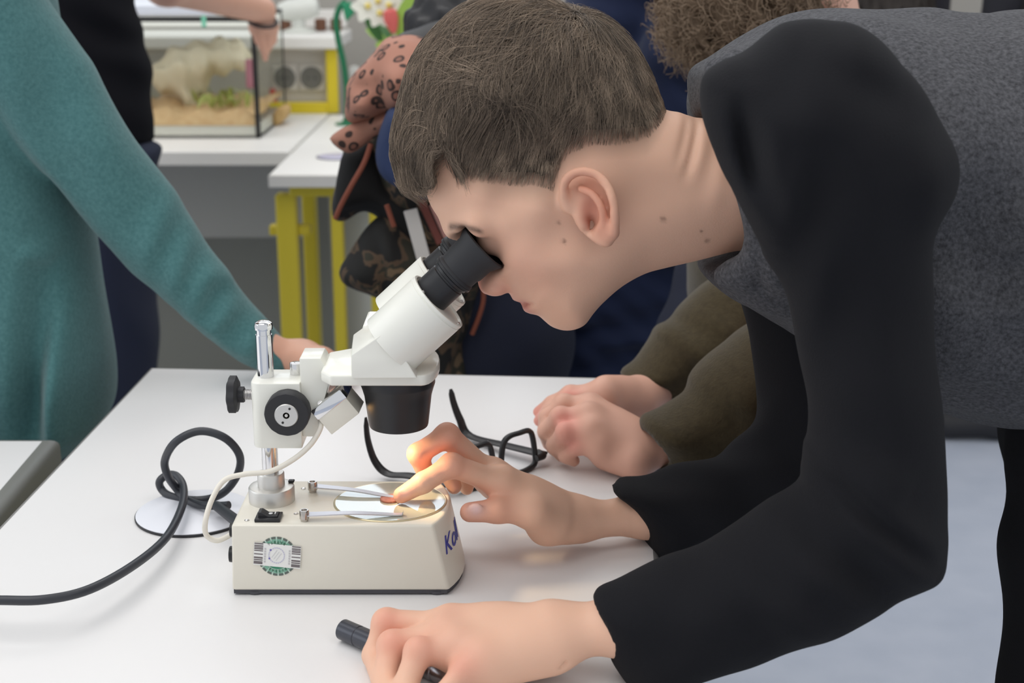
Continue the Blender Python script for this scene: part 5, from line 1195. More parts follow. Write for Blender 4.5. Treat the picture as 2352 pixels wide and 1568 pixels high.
# ================================================================== the other people in the room
m_skin2 = mat('skin_plain', (206, 158, 138), .5, spec=.3, attr=True, sss=.08)
def head_parts(c, fwd, up, r=.098):
    """c: middle of the head; returns the head field, its hair field and the paint spots of the face."""
    c, fwd, up = V3(c), V3(fwd)/np.linalg.norm(fwd), V3(up)/np.linalg.norm(up); fwd = fwd-up*(fwd@up); fwd /= np.linalg.norm(fwd); sd = np.cross(fwd, up); k = r/.098
    P = lambda f, s_, u: c+(fwd*f+sd*s_+up*u)*k
    h = U([Ell(c+up*.018*k, (.092*k, .074*k, .088*k), [fwd, sd, up]), Ell(P(.030, 0, -.035), (.060*k, .058*k, .070*k), [fwd, sd, up]), Ell(P(.062, 0, -.092), (.026*k, .028*k, .020*k), [fwd, sd, up])], .03)
    h = Sub(h, U([Ell(P(.098, s_*.032, -.006), (.014*k, .018*k, .012*k), [fwd, sd, up]) for s_ in (-1, 1)], .0), .012)
    h = U([h, Cap(P(.088, 0, .0), P(.108, 0, -.034), .008*k, .013*k)]+[Ell(P(.100, s_*.011, -.038), (.008*k,)*3) for s_ in (-1, 1)]+[Ell(P(.086, s_*.031, -.004), (.012*k,)*3) for s_ in (-1, 1)]
          +[Ell(P(.090, 0, -.060), (.010*k, .024*k, .006*k), [fwd, sd, up]), Ell(P(.088, 0, -.070), (.010*k, .020*k, .006*k), [fwd, sd, up])], .010)
    h = U([h]+[Ell(P(-.006, s_*.078, -.012), (.016*k, .007*k, .030*k), [fwd, sd, up]) for s_ in (-1, 1)], .006)
    spots = [(P(.096, 0, -.065), .016*k, (186, 100, 96), .8)]+[(P(.097, s_*.031, -.003), .008*k, (52, 40, 36), .85) for s_ in (-1, 1)]+[(P(.092, s_*.030, .020), .010*k, (80, 62, 48), .7) for s_ in (-1, 1)]
    return h, spots, P, (fwd, sd, up)
def person_body(name, hip, neck, headc, fwd, label, skin_arms, legs, top_f, top_mat, trous_mat, hair, hair_mat, vs=.006, up=None, hsize=.094, shoe_mat=None, top_name='sweater', vs_top=.006, knees=None, hair_vs=.006, skin=(212, 164, 142), extra_spots=()):
    hip, neck, headc = V3(hip), V3(neck), V3(headc); upv = (headc-neck) if up is None else V3(up)
    h, spots, P, (fw, sd, uu) = head_parts(headc, fwd, upv, hsize)
    nk = Cap(headc-uu*.05-fw*.012, neck, .052, .058)
    core = [Cap(neck, hip, .05)]
    for a in legs: core += [Cap(hip, a[0], .035), Cap(a[0], a[1], .035, .03)]
    sk = U([U([h, nk], .03), U(core, .02)]+list(skin_arms), .015)
    pts = [hip, neck, headc]+[q for l in legs for q in l]
    for a in skin_arms:
        if hasattr(a, 'bb'): pts += a.bb
    lo, hi = bounds(pts, .15)
    me = sdf_mesh(name, sk, vs, lo, hi, paint(skin, list(spots)+list(extra_spots)), fill=True)
    o = mesh_obj(name, me, m_skin2); tag(o, label, 'person')
    if top_f is not None:
        lo, hi = top_f[1]; mesh_obj(top_name, sdf_mesh(top_name, top_f[0], vs_top, lo, hi), top_mat, o)
    tr = []
    for a in legs: tr += [Cap(hip+V3((0, 0, -.01)), a[0], .100, .070), Cap(a[0], a[1]+V3((0, 0, .03)), .068, .058)]
    tr.append(Cap(hip, hip+(neck-hip)*.25, .125, .115)); tr = Disp(U(tr, .05), lambda Q: wav(Q, [((0, .3, 1), .09, .002, 0), ((1, 0, .4), .07, .0015, 1)]), .005)
    lo, hi = bounds([hip]+[q for l in legs for q in l], .17); mesh_obj('trousers', sdf_mesh('trousers', tr, .008, lo, hi), trous_mat, o)
    for a in legs: shoe(a[1], o, m_shoe, 1. if fw[0] > 0 else -1.)
    if hair:
        hf = hair(P, fw, sd, uu); lo, hi = bounds(hf[1], .06); hm_ = sdf_mesh('hair', hf[0], hair_vs, lo, hi); ho_ = mesh_obj('hair', hm_, hair_mat, o)
    for s_ in (-1, 1):
        bm = NB(); bmesh.ops.create_uvsphere(bm, u_segments=14, v_segments=8, radius=.0115, matrix=Matrix.Translation(Vector(P(.0885, s_*.031, -.004)))); obj('eye', bm, mat('eye_white', (232, 228, 222), .15), o)
    return o
class WithBB:
    def __init__(s, f, pts): s.f, s.bb = f, [V3(p) for p in pts]
    def ev(s, P): return s.f.ev(P)
    def pr(s, c, R): return s.f.pr(c, R)
def long_hair(L=.35, wide=.115):
    def f(P, fw, sd, uu):
        h = U([Ell(P(-.018, 0, .030), (.105, .096, .098), [fw, sd, uu]), Cap(P(-.055, .05, .0), P(-.075, .07, 0)-V3((0, 0, L)), .062, wide*.6), Cap(P(-.055, -.05, 0), P(-.075, -.07, 0)-V3((0, 0, L)), .062, wide*.6)], .05)
        h = Sub(h, Ell(P(.095, 0, -.03), (.075, .064, .095), [fw, sd, uu]), .02)
        h = Disp(h, lambda Q: wav(Q, [((1, .3, 0), .022, .003, 0), ((.2, 1, .1), .017, .0025, 1)]), .008)
        return h, [P(0, 0, .12), P(-.1, .1, 0)-V3((0, 0, L+.08)), P(-.1, -.1, 0)-V3((0, 0, L+.08)), P(.1, .1, .1), P(.1, -.1, .1)]
    return f
def short_hair(P, fw, sd, uu):
    h = Ell(P(-.016, 0, .030), (.103, .086, .092), [fw, sd, uu]); h = Sub(h, Ell(P(.10, 0, -.04), (.085, .075, .085), [fw, sd, uu]), .02); h = Cut(h, [Half(P(-.05, 0, -.05), -uu)])
    return Disp(h, lambda Q: wav(Q, [((1, .3, .5), .03, .003, 0), ((.2, 1, .4), .02, .002, 1)]), .006), [P(.12, .1, .14), P(-.13, -.1, -.06)]
m_navyT = mat('navy_trousers', (34, 38, 56), .9, bump=(700, .2)); m_hairD = mat('dark_brown_hair', (52, 44, 38), .6, noise=(90, (34, 28, 25), .3)); m_hairB = mat('blond_brown_hair', (140, 116, 92), .6, noise=(80, (96, 78, 62), .3))
def legs_at(hip, w=.085, dx=0., dy=0., kz=.48):
    hip = V3(hip); return [[V3((hip[0]+dx*.5-w, hip[1]+dy*.5, kz)), V3((hip[0]+dx-w, hip[1]+dy, .085))], [V3((hip[0]+dx*.5+w, hip[1]+dy*.5, kz)), V3((hip[0]+dx+w, hip[1]+dy, .085))]]

# ---- woman in the teal cardigan, leaning on the far edge of the table
m_teal = mat('teal_knit', (84, 126, 127), .95, spec=.1, noise=(260, (68, 108, 110), .22), bump=(520, .35), sheen=.2)
TP = Plane(W(60, 500, 1.50), 0, 0)
t_poly = [(-420, -210), (-200, -290), (-40, -280), (60, -200), (112, -60), (140, 120), (150, 260), (190, 440), (214, 520), (232, 660), (242, 800), (245, 940), (205, 985), (150, 1034), (60, 1060), (-300, 1080), (-430, 1060), (-450, 400)]
torso_t = Inflate(TP, t_poly, [(-100, 0, .125, .10), (-100, 500, .125, .11), (180, 600, .085, .05), (180, 950, .09, .03), (-200, 950, .13, .06)], .005, 3, 5)
a_poly = [(40, -190), (96, -30), (130, 30), (185, 112), (212, 150), (240, 205), (300, 310), (338, 362), (400, 440), (425, 480), (485, 572), (560, 675), (640, 770), (674, 806), (670, 838), (656, 856), (600, 850), (562, 832), (512, 800), (470, 762), (390, 690), (312, 628), (262, 575), (212, 515), (150, 420), (90, 365), (20, 300), (-50, 200), (-90, 60), (-70, -100)]
AP = Plane(W(330, 430, 1.455), 0, math.radians(9))
arm_t = Inflate(AP, a_poly, [(40, 40, .075, .07), (200, 320, .058, .052), (400, 560, .048, .044), (560, 750, .040, .036), (650, 825, .032, .028)], .004, 4, 5)
ar_r = ridges(AP, [((395, 445), (330, 600), 0.0085, .013), ((440, 520), (390, 680), 0.0102, .012), ((490, 590), (430, 720), 0.0102, .012), ((470, 600), (560, 640), 0.0068, .010), ((545, 665), (480, 745), 0.0102, .012), ((420, 690), (560, 800), 0.0068, .010), ((600, 730), (560, 810), 0.0085, .012), ((200, 160), (300, 400), 0.0068, .02), ((90, 60), (170, 330), -0.0068, .02), ((30, 230), (210, 500), 0.0085, .016)])
tr_r = ridges(TP, [((205, 640), (185, 1000), 0.0136, .016), ((120, 470), (90, 1000), 0.0102, .02), ((150, 480), (140, 980), -0.0085, .014), ((60, 420), (20, 960), 0.0085, .03), ((180, 560), (120, 520), 0.0102, .014)])
teal_f = U([Disp(torso_t, lambda P: tr_r(P)+wav(P, [((1, .2, .1), .16, .003, 0)]), .012), Disp(arm_t, lambda P: ar_r(P)+wav(P, [((.6, .2, 1), .08, .0012, 1)]), .008)], .012)
lo, hi = bounds([TP.pt(-450, -300), TP.pt(700, 1090), AP.pt(690, 850)], .02); lo[1] -= .16; hi[1] += .15
tn = TP.pt(-90, -300); thc = tn+V3((.02, -.02, .155))
tw, tf_ = W(684, 828, 1.475), W(620, 800, 1.465); tw[2] = TZ+.024
th_ = hand_sdf(tw, tf_, [W(735, 822, 1.47)+V3((0, 0, -.006)), W(740, 826, 1.455), W(736, 834, 1.44), W(726, 842, 1.425)],
    [[W(775, 826, 1.468), W(790, 838, 1.466), W(796, 848, 1.464)], [W(780, 832, 1.45), W(798, 844, 1.45), W(804, 855, 1.448)], [W(774, 842, 1.435), W(790, 854, 1.435), W(796, 864, 1.433)], [W(758, 852, 1.42), W(772, 862, 1.42), W(778, 870, 1.42)]],
    [W(700, 822, 1.485), W(722, 826, 1.495), W(748, 834, 1.495), W(766, 842, 1.49)], .0145, .0145, (0, -.3, 1), .0078, .009, .0110)
thip = TP.pt(-80, 760)
person_body('person', thip, tn, thc, (.9, .35, 0), 'woman in a long teal cardigan leaning one straight arm on the table edge',
    [WithBB(U([th_, Cap(tf_, AP.pt(340, 520), .014, .018), Cap(AP.pt(340, 520), AP.pt(40, 80), .018, .02), Cap(AP.pt(40, 80), TP.pt(-150, 20), .02)], .01), [tw, W(810, 870, 1.45), AP.pt(60, 40)])],
    [[V3((thip[0]-.03, thip[1]-.07, .46)), V3((thip[0]-.03, thip[1]-.07, .085))], [V3((thip[0]-.02, thip[1]+.09, .46)), V3((thip[0]-.02, thip[1]+.09, .085))]], (teal_f, (lo, hi)), m_teal, mat('grey_trousers', (70, 72, 78), .9), long_hair(.24), m_hairD, vs=.0042, top_name='cardigan', vs_top=.0045)

# ---- person in black reaching into the terrarium
m_blackT = mat('black_tshirt', (24, 24, 28), .95, spec=.1, bump=(500, .2)); m_jeans = mat('navy_jeans', (30, 36, 56), .92, bump=(600, .25))
BP = Plane(W(200, 200, 2.50), 0, 0)
b_poly = [(-60, -320), (60, -400), (200, -390), (300, -300), (312, -120), (311, 20), (318, 80), (333, 140), (342, 230), (345, 300), (344, 336), (250, 352), (60, 350), (-40, 340), (-70, 100)]
bt = Disp(Inflate(BP, b_poly, [(120, -100, .12, .10), (120, 280, .125, .10)], .005, 3, 5), lambda P: wav(P, [((1, .2, .6), .12, .004, 0), ((.4, .2, 1), .08, .003, 1)]), .01)
j_poly = [(-45, 320), (343, 320), (348, 420), (355, 560), (359, 700), (358, 820), (350, 940), (340, 1100), (320, 1290), (60, 1290), (20, 900), (-30, 600)]
bneck = BP.pt(140, -400); bhc = bneck+V3((.05, .03, .16)); bhip = BP.pt(105, 430)
bw, bf = W(602, 22, 3.20), W(380, -40, 2.86)
bh = hand_sdf(bw, bf, [W(598, 62, 3.215), W(606, 64, 3.225), W(616, 64, 3.235), W(626, 60, 3.245)],
    [[W(600, 92, 3.215), W(606, 116, 3.22), W(610, 136, 3.222)], [W(612, 88, 3.225), W(614, 108, 3.228), W(612, 124, 3.23)], [W(622, 84, 3.24), W(622, 100, 3.24), W(618, 112, 3.238)], [W(630, 78, 3.25), W(630, 92, 3.25), W(626, 102, 3.248)]],
    [W(588, 42, 3.21), W(586, 66, 3.205), W(594, 92, 3.205), W(604, 112, 3.21)], .028, .043, (0, -1, .2), .0085, .010, .014)
bpers = person_body('person', bhip, bneck, bhc, (.75, .65, 0), 'person in black T-shirt and navy jeans reaching a bare braceleted arm over the terrarium',
    [WithBB(U([bh, Cap(bf, BP.pt(290, -230)+V3((.02, .05, 0)), .042, .046), Cap(BP.pt(290, -230)+V3((.02, .05, 0)), bneck, .05)], .02), [bw, W(640, 140, 3.25), bf])],
    [[V3((bhip[0]-.07, bhip[1], .45)), V3((bhip[0]-.07, bhip[1]+.02, .085))], [V3((bhip[0]+.08, bhip[1]+.02, .45)), V3((bhip[0]+.08, bhip[1]+.05, .085))]], None, None, mat('dark_hidden_jeans', (30, 36, 56), .9), short_hair, m_hairD, vs=.0055)
lo, hi = bounds([BP.pt(-80, -410), BP.pt(360, 360)], .02); lo[1] -= .15; hi[1] += .15
mesh_obj('tshirt', sdf_mesh('tshirt', bt, .007, lo, hi), m_blackT, bpers)
jf = Disp(Inflate(BP, j_poly, [(150, 400, .12, .08), (150, 1000, .09, .07)], .005, 3, 5), lambda P: wav(P, [((1, .2, .4), .12, .003, 0)]), .006)
lo, hi = bounds([BP.pt(-60, 310), BP.pt(365, 1300)], .02); lo[1] -= .15; hi[1] += .15
mesh_obj('jeans', sdf_mesh('jeans', jf, .008, lo, hi), m_jeans, bpers)
bm = NB(); bc = W(603, 40, 3.205); dv = (W(598, 62, 3.215)-bw); dv /= np.linalg.norm(dv); ring_ = []
s1_ = np.cross(dv, (0, 1, 0)); s1_ /= np.linalg.norm(s1_); s2_ = np.cross(dv, s1_)
add_tube(bm, [bc+dv*.008+s1_*.032*math.cos(a)+s2_*.030*math.sin(a) for a in (2*math.pi*k/28 for k in range(28))], .0045, 8, True); obj('bracelet', bm, mat('bracelet_dark', (60, 52, 52), .5), bpers)

# ---- person in the navy shirt behind the boy
m_navy = mat('navy_shirt', (34, 42, 68), .9, spec=.15, bump=(420, .25), sheen=.15)
NP = Plane(W(1380, 450, 2.05), 0, 0)
n_poly = [(1070, 1010), (1080, 860), (1086, 770), (1115, 660), (1170, 420), (1270, 120), (1300, -40), (1330, -240), (1460, -330), (1600, -330), (1720, -240), (1880, 100), (1880, 500), (1780, 700), (1620, 900), (1570, 1010)]
ntor = Inflate(NP, n_poly, [(1400, 0, .11, .09), (1400, 500, .12, .10), (1330, 800, .125, .09)], .005, 3, 5)
nr_ = ridges(NP, [((1110, 700), (1540, 640), .008, .016), ((1120, 740), (1420, 770), .008, .014), ((1150, 800), (1560, 700), .009, .016), ((1140, 720), (1480, 705), -.007, .012), ((1200, 840), (1520, 790), .007, .016), ((1180, 770), (1500, 745), -.006, .012), ((1480, 60), (1430, 260), .007, .016), ((1520, 180), (1640, 150), .006, .012), ((1500, 230), (1620, 215), .006, .012), ((1360, 10), (1400, 90), -.005, .01), ((1540, 10), (1455, 130), -.010, .010), ((1560, 250), (1640, 90), .006, .014)])
narm = Inflate(Plane(W(1560, 100, 1.93), 0, 0), [(1480, -330), (1660, -330), (1700, -100), (1680, 150), (1650, 420), (1640, 600), (1540, 600), (1500, 400), (1470, 180), (1470, 90), (1530, 10), (1500, -120)], [(1580, -100, .055, .05), (1590, 400, .05, .045)], .005, 3, 5)
nf_ = Disp(U([Disp(ntor, nr_, .01), narm], .014), lambda P: wav(P, [((.3, .2, 1), .06, .003, .4), ((.8, .3, 1), .035, .0012, 1.4)]), .006)
lo, hi = bounds([NP.pt(1060, -340), NP.pt(1900, 1020)], .02); lo[1] -= .22; hi[1] += .14
nneck = NP.pt(1530, -330); nhip = NP.pt(1330, 880)
person_body('person', nhip, nneck, nneck+V3((-.02, -.01, .15)), (-.3, -.9, -.1), 'person in a creased navy blue shirt standing behind the head of the boy',
    [WithBB(U([Cap(NP.pt(1580, -250), W(1590, 560, 1.93), .035, .03), Cap(W(1590, 560, 1.93), W(1470, 700, 1.80), .028, .024), Cap(nneck, NP.pt(1580, -250), .04)], .01), [W(1590, 560, 1.93), W(1470, 700, 1.80)])] if False else
    [WithBB(U([Cap(NP.pt(1580, -250), W(1590, 560, 1.93), .03, .025), Cap(nneck, NP.pt(1580, -250), .04)], .01), [W(1590, 560, 1.93)])],
    legs_at(nhip, .085), (nf_, (lo, hi)), m_navy, m_navyT, short_hair, m_hairD, top_name='shirt', vs_top=.0055)

# ---- person in the olive sweatshirt, hands folded on the table
m_olive = mat('olive_sweat', (74, 65, 47), .95, spec=.1, noise=(180, (62, 54, 39), .25), bump=(480, .3), sheen=.2)
OA = Plane(W(1490, 890, 1.335), 0, math.radians(20))
oa_poly = [(1432, 864), (1470, 836), (1492, 806), (1508, 780), (1510, 764), (1530, 745), (1556, 736), (1570, 712), (1604, 676), (1650, 640), (1740, 600), (1880, 620), (1880, 800), (1760, 830), (1700, 850), (1640, 885), (1590, 925), (1542, 946), (1520, 926), (1486, 898)]
oarm1 = Inflate(OA, oa_poly, [(1490, 880, .038, .028), (1600, 780, .048, .042), (1780, 720, .06, .055)], .003, 4, 5)
r1_ = ridges(OA, [((1512, 768), (1620, 840), .008, .011), ((1540, 748), (1660, 800), .006, .010), ((1525, 790), (1600, 850), -.006, .009), ((1570, 712), (1680, 760), .005, .012)])
OB = Plane(W(1510, 1030, 1.176), 0, math.radians(20))
ob_poly = [(1486, 968), (1530, 948), (1575, 920), (1594, 905), (1600, 878), (1622, 846), (1655, 815), (1690, 790), (1733, 756), (1800, 730), (1900, 760), (1900, 950), (1800, 985), (1730, 1015), (1690, 1034), (1640, 1058), (1590, 1078), (1545, 1090), (1526, 1084), (1506, 1050), (1490, 1010)]
oarm2 = Inflate(OB, ob_poly, [(1530, 1020, .040, .028), (1650, 930, .048, .042), (1830, 860, .06, .055)], .003, 4, 5)
r2_ = ridges(OB, [((1600, 885), (1680, 1010), .008, .010), ((1625, 845), (1690, 960), .006, .009), ((1612, 900), (1660, 990), -.006, .008), ((1660, 820), (1700, 930), .005, .010), ((1735, 757), (1730, 900), .006, .012)])
otor_c = W(1880, 560, 1.52)
oarms = U([Disp(oarm1, lambda P: r1_(P)+wav(P, [((.6, .3, -1), .035, .0012, 0)]), .01), Disp(oarm2, lambda P: r2_(P)+wav(P, [((.6, .3, -1), .035, .0012, 0)]), .01)], .004)
ohip = W(1770, 760, 1.62); oneck = W(1880, 120, 1.62); ohead = W(1738, -52, 1.60)
obody = U([Cap(ohip, otor_c, .11, .13), Cap(otor_c, W(1930, 330, 1.58), .13, .12), Cap(W(1930, 330, 1.58), oneck, .10, .062)], .05)
of = U([oarms, obody], .02)
for wr, sl_ in (((OA.pt(1440, 930), OA.pt(1540, 875)), 0), ((OB.pt(1480, 1040), OB.pt(1560, 1010)), 1)): of = Sub(of, Cap(wr[0], wr[0]+(wr[1]-wr[0])*.35, .0178, .0178), .002)
lo, hi = bounds([OA.pt(1430, 590), OB.pt(1900, 1095), ohip, otor_c, W(1930, 330, 1.58), oneck], .14)
def q3(x, y, z): return T(x, y, z)
ow1, of1 = q3(1470, 912, TZ+.032), OA.pt(1560, 862)
oh1 = hand_sdf(ow1, of1, [q3(1392, 898, TZ+.048), q3(1386, 908, TZ+.046), q3(1384, 922, TZ+.040), q3(1388, 936, TZ+.034)],
    [[q3(1310, 905, TZ+.045), q3(1268, 926, TZ+.034), q3(1238, 946, TZ+.022)], [q3(1300, 918, TZ+.042), q3(1262, 944, TZ+.030), q3(1240, 966, TZ+.016)], [q3(1300, 930, TZ+.036), q3(1268, 958, TZ+.024), q3(1256, 982, TZ+.012)], [q3(1310, 946, TZ+.026), q3(1285, 968, TZ+.018), q3(1276, 985, TZ+.010)]],
    [q3(1455, 930, TZ+.022), q3(1420, 945, TZ+.020), q3(1385, 955, TZ+.018), q3(1360, 962, TZ+.014)], .0185, .019, (-.1, -.4, 1), .0080, .0092, .0125)
ow2, of2 = q3(1480, 1034, TZ+.022), OB.pt(1580, 1010)
oh2 = hand_sdf(ow2, of2, [q3(1356, 938, TZ+.048), q3(1352, 962, TZ+.047), q3(1362, 992, TZ+.040), q3(1384, 1022, TZ+.030)],
    [[q3(1296, 928, TZ+.052), q3(1258, 958, TZ+.040), q3(1250, 984, TZ+.026)], [q3(1288, 958, TZ+.048), q3(1256, 990, TZ+.030), q3(1262, 1018, TZ+.012)], [q3(1300, 992, TZ+.040), q3(1274, 1024, TZ+.020), q3(1292, 1046, TZ+.009)], [q3(1330, 1022, TZ+.028), q3(1300, 1046, TZ+.014), q3(1318, 1058, TZ+.009)]],
    [q3(1440, 1000, TZ+.030), q3(1400, 985, TZ+.028), q3(1370, 980, TZ+.022), q3(1345, 985, TZ+.016)], .0165, .0165, (-.15, -.55, 1), .0088, .0095, .0125)
oh2 = U([oh2, Cap(q3(1460, 1062, TZ+.018), q3(1392, 1048, TZ+.016), .014, .012)], .015)
ohand = WithBB(U([oh1, oh2, Cap(of1, OA.pt(1760, 720), .018, .022), Cap(of2, OB.pt(1780, 870), .018, .022), Cap(OA.pt(1760, 720), otor_c, .025), Cap(OB.pt(1780, 870), otor_c, .025)], .002), [q3(1230, 940, TZ), q3(1290, 1060, TZ), ow1, of2, OB.pt(1780, 870)])
ospots = [(q3(x, y, z), .011, (226, 140, 130), .6) for x, y, z in ((1238, 946, TZ+.022), (1240, 966, TZ+.016), (1256, 982, TZ+.012), (1296, 962, TZ+.050), (1304, 990, TZ+.042), (1310, 905, TZ+.05), (1322, 1018, TZ+.03))]+[(q3(1232, 952, TZ+.027), .006, (236, 176, 176), .8), (q3(1234, 972, TZ+.021), .006, (236, 176, 176), .8), (q3(1248, 986, TZ+.016), .006, (236, 176, 176), .8)]
m_curl = mat('curl_base', (112, 94, 76), .8)
def curly(P, fw, sd, uu):
    h = Ell(P(-.012, 0, .022), (.108, .100, .104), [fw, sd, uu]); h = Sub(h, Ell(P(.11, 0, -.03), (.075, .070, .09), [fw, sd, uu]), .02); h = Sub(h, Ell(P(-.01, .095, -.03), (.045, .03, .05), [fw, sd, uu]), .01)
    h = Disp(h, lambda Q: wav(Q, [((1, .3, .5), .026, .005, 0), ((.2, 1, .4), .021, .004, 1), ((.4, -.5, 1), .018, .003, 1)]), .013)
    return h, [P(.12, .12, .15), P(-.13, -.12, -.1)]
oliv = person_body('person', ohip, oneck, ohead, (.25, .9, .35), 'curly haired person in an olive sweatshirt with both hands folded on the table',
    [ohand], [[V3((.15, 1.62, .44)), V3((.115, 1.66, .085))], [V3((.17, 1.76, .44)), V3((.135, 1.84, .085))]], (of, (lo, hi)), m_olive, m_navyT, curly, m_curl, vs=.0030, up=(-.88, .25, .40), hsize=.086, top_name='sweatshirt', vs_top=.0038, hair_vs=.0045, skin=(216, 168, 148), extra_spots=ospots)
# loose curls on that head
hob = [c_ for c_ in oliv.children if c_.name.startswith('hair')][0]; hv = np.zeros(len(hob.data.vertices)*3, np.float32); hob.data.vertices.foreach_get('co', hv); hv = hv.reshape(-1, 3); hn = np.array([v.normal[:] for v in hob.data.vertices])
ncu, kc = 5200, 9; ii = rng.integers(0, len(hv), ncu); base_ = hv[ii]; nn = hn[ii]; rd = rng.normal(size=(ncu, 3)); tang = np.cross(nn, rd); tang /= np.maximum(np.linalg.norm(tang, axis=1, keepdims=True), 1e-6); bt_ = np.cross(nn, tang); ph = rng.random(ncu)*6.28
S_ = np.stack([base_+nn*(.002+.010*k/kc)+(tang*np.cos(ph+k*.8)[:, None]+bt_*np.sin(ph+k*.8)[:, None])*.0055+tang*(.018*k/kc)-np.array([0, 0, .010])*(k/kc)**2 for k in range(kc)], 1)
hc2 = bpy.data.hair_curves.new('curls'); hc2.add_curves([kc]*ncu); hc2.position_data.foreach_set('vector', S_.astype(np.float32).ravel())
ra2 = hc2.attributes.get('radius') or hc2.attributes.new('radius', 'FLOAT', 'POINT'); ra2.data.foreach_set('value', np.full(ncu*kc, .00034, np.float32))
mh2 = mat('curl_strand', (136, 116, 96), .6); hc2.materials.append(mh2); co_ = bpy.data.objects.new('curls', hc2); C.objects.link(co_); parent(co_, hob); co_['kind'] = 'stuff'

# ---- two people with long dark hair far behind the boy's back
for k, (px_, Y_, lab, topc, hy) in enumerate(((1960, 3.50, 'person with long dark brown hair standing beyond the raised shoulder of the boy', (60, 58, 64), 12), (2440, 3.35, 'person with nearly black long hair standing beyond the back of the boy', (40, 40, 46), 24))):
    hp_ = W(px_, 300, Y_); hip_ = V3((hp_[0], Y_, .80)); nk_ = V3((hp_[0], Y_, 1.17)); hd_ = nk_+V3((0, -.02, .14))
    topf = U([Cap(hip_, nk_+V3((0, 0, -.10)), .13, .125), Cap(nk_+V3((-.13, 0, -.07)), nk_+V3((.13, 0, -.07)), .07), Cap(nk_+V3((-.15, 0, -.08)), hip_+V3((-.2, .02, .05)), .055, .045), Cap(nk_+V3((.15, 0, -.08)), hip_+V3((.2, .02, .05)), .055, .045), Cap(nk_+V3((0, 0, -.08)), nk_+V3((0, 0, -.02)), .08, .062)], .04)
    ha = []
    for s_ in (-1, 1):
        w0 = hip_+V3((s_*.2, .02, .03)); ha.append(hand_sdf(w0, w0+V3((0, 0, .1)), [w0+V3((.0, -.03+.02*j, -.085)) for j in range(4)], [[w0+V3((-s_*.004, -.03+.02*j, -.125)), w0+V3((-s_*.012, -.03+.02*j, -.15)), w0+V3((-s_*.02, -.03+.02*j, -.168))] for j in range(4)], [w0+V3((0, -.025, -.03)), w0+V3((0, -.045, -.06)), w0+V3((-s_*.005, -.05, -.085)), w0+V3((-s_*.01, -.05, -.105))], .02, .023, (1, 0, 0)))
    ha = WithBB(U(ha+[Cap(hip_+V3((s_*.2, .02, .13)), nk_+V3((s_*.15, 0, -.08)), .024, .03) for s_ in (-1, 1)]+[Cap(nk_+V3((-.15, 0, -.08)), nk_+V3((.15, 0, -.08)), .03)], .005), [hip_+V3((-.25, 0, -.15)), hip_+V3((.25, 0, -.15))])
    lo, hi = bounds([hip_, nk_], .28)
    person_body('person', hip_, nk_, hd_, (0, 1, 0), lab, [ha], legs_at(hip_, .08), (topf, (lo, hi)), mat('top_%d' % k, topc, .9), m_navyT, long_hair(.30, .15), [m_hairD, mat('black_brown_hair', (36, 33, 30), .6, noise=(90, (24, 22, 20), .3))][k], vs=.008, vs_top=.010, hair_vs=.008)

# ---- person in the camouflage jacket with the leopard print hood
def spotted(name, base, ring, core, scale):
    m = bpy.data.materials.new(name); m.use_nodes = True; nt = m.node_tree; N = nt.nodes; b = N['Principled BSDF']; b.inputs['Roughness'].default_value = .85
    tc = N.new('ShaderNodeTexCoord'); v = N.new('ShaderNodeTexVoronoi'); v.inputs['Scale'].default_value = scale; v.inputs['Randomness'].default_value = .9; nt.links.new(tc.outputs['Object'], v.inputs['Vector'])
    r = N.new('ShaderNodeValToRGB'); r.color_ramp.interpolation = 'CONSTANT'; e = r.color_ramp.elements
    e[0].position = 0; e[0].color = lin(core)+(1,); e[1].position = .20; e[1].color = lin(ring)+(1,); x = e.new(.36); x.color = lin(base)+(1,)
    nt.links.new(v.outputs['Distance'], r.inputs['Fac']); nt.links.new(r.outputs['Color'], b.inputs['Base Color']); return m
m_leo = spotted('leopard_fleece', (170, 120, 102), (58, 42, 38), (136, 92, 78), 52)
m_camo = bpy.data.materials.new('camouflage'); m_camo.use_nodes = True; _n = m_camo.node_tree; _N = _n.nodes; _b = _N['Principled BSDF']; _b.inputs['Roughness'].default_value = .85
_tc = _N.new('ShaderNodeTexCoord'); _nz = _N.new('ShaderNodeTexNoise'); _nz.inputs['Scale'].default_value = 17; _nz.inputs['Detail'].default_value = 2.5; _nz.inputs['Distortion'].default_value = 1.4
_r = _N.new('ShaderNodeValToRGB'); _r.color_ramp.interpolation = 'CONSTANT'; _e = _r.color_ramp.elements; _e[0].color = lin((26, 25, 24))+(1,); _e[0].position = 0; _e[1].position = .50; _e[1].color = lin((88, 70, 54))+(1,)
for p_, c_ in ((.57, (52, 50, 40)), (.64, (116, 96, 74)), (.72, (36, 34, 32))): _x = _e.new(p_); _x.color = lin(c_)+(1,)
_n.links.new(_tc.outputs['Object'], _nz.inputs['Vector']); _n.links.new(_nz.outputs['Fac'], _r.inputs['Fac']); _n.links.new(_r.outputs['Color'], _b.inputs['Base Color'])
CP = Plane(W(930, 400, 1.80), 0, 0); CF = Plane(W(930, 400, 1.72), 0, 0)
